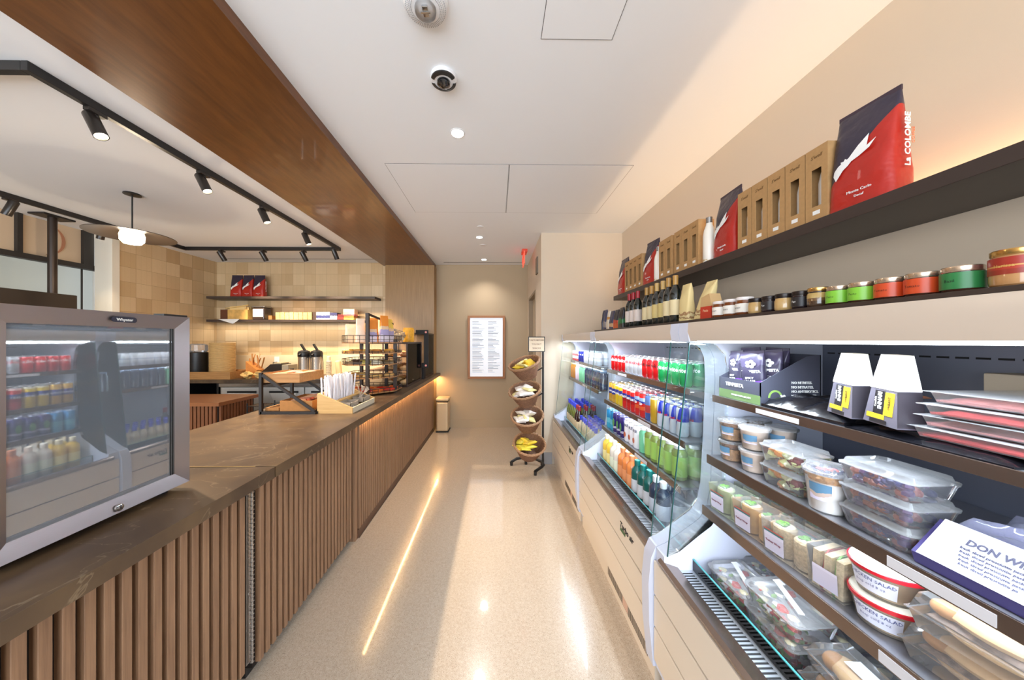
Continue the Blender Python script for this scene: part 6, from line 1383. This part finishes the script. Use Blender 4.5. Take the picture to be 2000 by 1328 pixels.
# buns
bunm = M('bun_crust', S(216, 180, 130), 0.5, var=0.12, vs=12); bund = M('bun_toast', S(176, 126, 72), 0.6, var=0.15, vs=30); meat = M('meat_grey', S(130, 110, 96), 0.6, var=0.45, vs=60, bump=0.6, bs=60)
def bunbox(name, w, d, h, seed):
    r = T(name, None, 'sandwich')
    B().blob((0, 0, h*0.30), (w*0.42, d*0.40, h*0.26), 24, 12, 0.06, seed).build('bottom_bun', bunm, r)
    B().blob((0, 0, h*0.70), (w*0.42, d*0.40, h*0.30), 24, 12, 0.06, seed+1).build('top_bun', bunm, r)
    bumpy(-w*0.40, w*0.40, -d*0.39, d*0.39, h*0.14, seed, h*0.08, base=h*0.42).build('meat_filling', meat, r)
    B().blob((-w*0.30, -d*0.2, h*0.72), (w*0.13, d*0.18, h*0.22), 16, 9, 0.05, seed+2).build('toasted_end', bund, r)
    def sec(s_, z): return [(-w/2*s_, -d/2*s_, z), (w/2*s_, -d/2*s_, z), (w/2*s_, d/2*s_, z), (-w/2*s_, d/2*s_, z)]
    B().loft([sec(0.9, 0), sec(1, h*0.45), sec(1.06, h*0.46), sec(1.06, h*0.49), sec(1, h*0.5), sec(0.88, h)]).build('clear_shell', plastic, r)
    return r
bb = bunbox('bun_sandwich', 0.19, 0.125, 0.078, 3)
for k in range(2): put(bb, 1.00, 0.615-0.012*k, zC2+k*0.0795, RZ+0.1, '%s clear shell with a bun sandwich right of the red rimmed tubs' % ('lower', 'upper')[k], 'sandwich', 'bun sandwiches on the third shelf')
sl = clam(0.12, 0.12, 0.07, 'salad_box', chunks(30, [('greens', S(120, 150, 70)), ('egg_white', S(232, 228, 216)), ('grain_mix', S(190, 160, 120))], 0.015, 25, 'chunk'))
put(sl, 0.985, 0.445, zC2, RZ, 'clear salad box at the right edge of the third shelf', 'food box')
# --- deck salads
sal = clam(0.20, 0.16, 0.058, 'salad_box', chunks(60, [('lettuce_mix', S(120, 156, 76)), ('tomato_pieces', S(190, 70, 60)), ('shredded_cheese', S(226, 216, 170)), ('dressing_cup', S(232, 230, 228))], 0.017, 33, 'chunk', 0.01), 0.016)
B().bar((-0.06, 0.02, 0.082), (0.07, -0.03, 0.082), 0.016, 0.003).box(-0.07, -0.045, 0.012, 0.035, 0.081, 0.084).build('plastic_fork', M('fork_white', S(240, 240, 240), 0.3), sal)
for i, (x, y, z, rz, lab) in enumerate(((0.99, 1.245, 0, 0.06, 'clear salad box with fork at the far end of the near case deck'), (0.985, 1.045, 0, 0.0, 'lower clear salad box in the middle pair on the deck'), (0.985, 1.04, 0.0825, 0.05, 'upper clear salad box with fork on top of the middle pair'), (1.15, 1.27, 0, 0.0, 'rear clear salad box behind the one at the far end'), (1.16, 1.05, 0, 0.0, 'rear clear salad box behind the middle pair'), (1.16, 0.83, 0, 0.0, 'rear clear salad box behind the bread rolls'))):
    put(sal, x, y, zD2+z, RZ+rz, lab, 'food box')
def rollbox():
    r = T('roll_box', None, 'sandwich')
    for i, (x, s_) in enumerate(((0.0, 1.0),)):
        B().blob((x, 0.0, 0.034), (0.088, 0.045, 0.032), 26, 14, 0.05, 4).build('bread_roll', bunm, r)
        B().blob((x-0.066, -0.012, 0.036), (0.026, 0.03, 0.024), 16, 9, 0.05, 7).build('toasted_end', bund, r)
    def sec(s_, z): return [(-0.105*s_, -0.058*s_, z), (0.105*s_, -0.058*s_, z), (0.105*s_, 0.058*s_, z), (-0.105*s_, 0.058*s_, z)]
    B().loft([sec(0.9, 0), sec(1, 0.032), sec(1.06, 0.033), sec(1.06, 0.036), sec(1, 0.037), sec(0.86, 0.070)]).build('clear_shell', plastic, r)
    B().box(-0.035, 0.045, -0.022, 0.022, 0.0705, 0.0712).build('paper_label', M('roll_label', S(222, 230, 238), 0.5), r)
    return r
rb = rollbox()
for i, (x, y, z, rz, lab) in enumerate(((0.965, 0.815, 0, 0.0, 'lower clear shell with a bread roll on the near case deck'), (0.975, 0.81, 0.072, -0.05, 'upper clear shell with a bread roll and white label on the deck'), (0.97, 0.585, 0, 0.05, 'lower bread roll shell at the right edge of the deck'), (0.975, 0.58, 0.072, 0.0, 'upper bread roll shell at the right edge of the deck'))):
    put(rb, x, y, zD2+z, RZ+rz, lab, 'sandwich')
for q in (smallred,): pass
# prototypes that were never placed are removed together with their children
def drop(o):
    for ch in list(o.children): drop(ch)
    bpy.data.objects.remove(o)
for o in list(bpy.data.objects):
    if o.parent is None and o.type in ('MESH', 'EMPTY') and 'label' not in o and 'kind' not in o: drop(o)
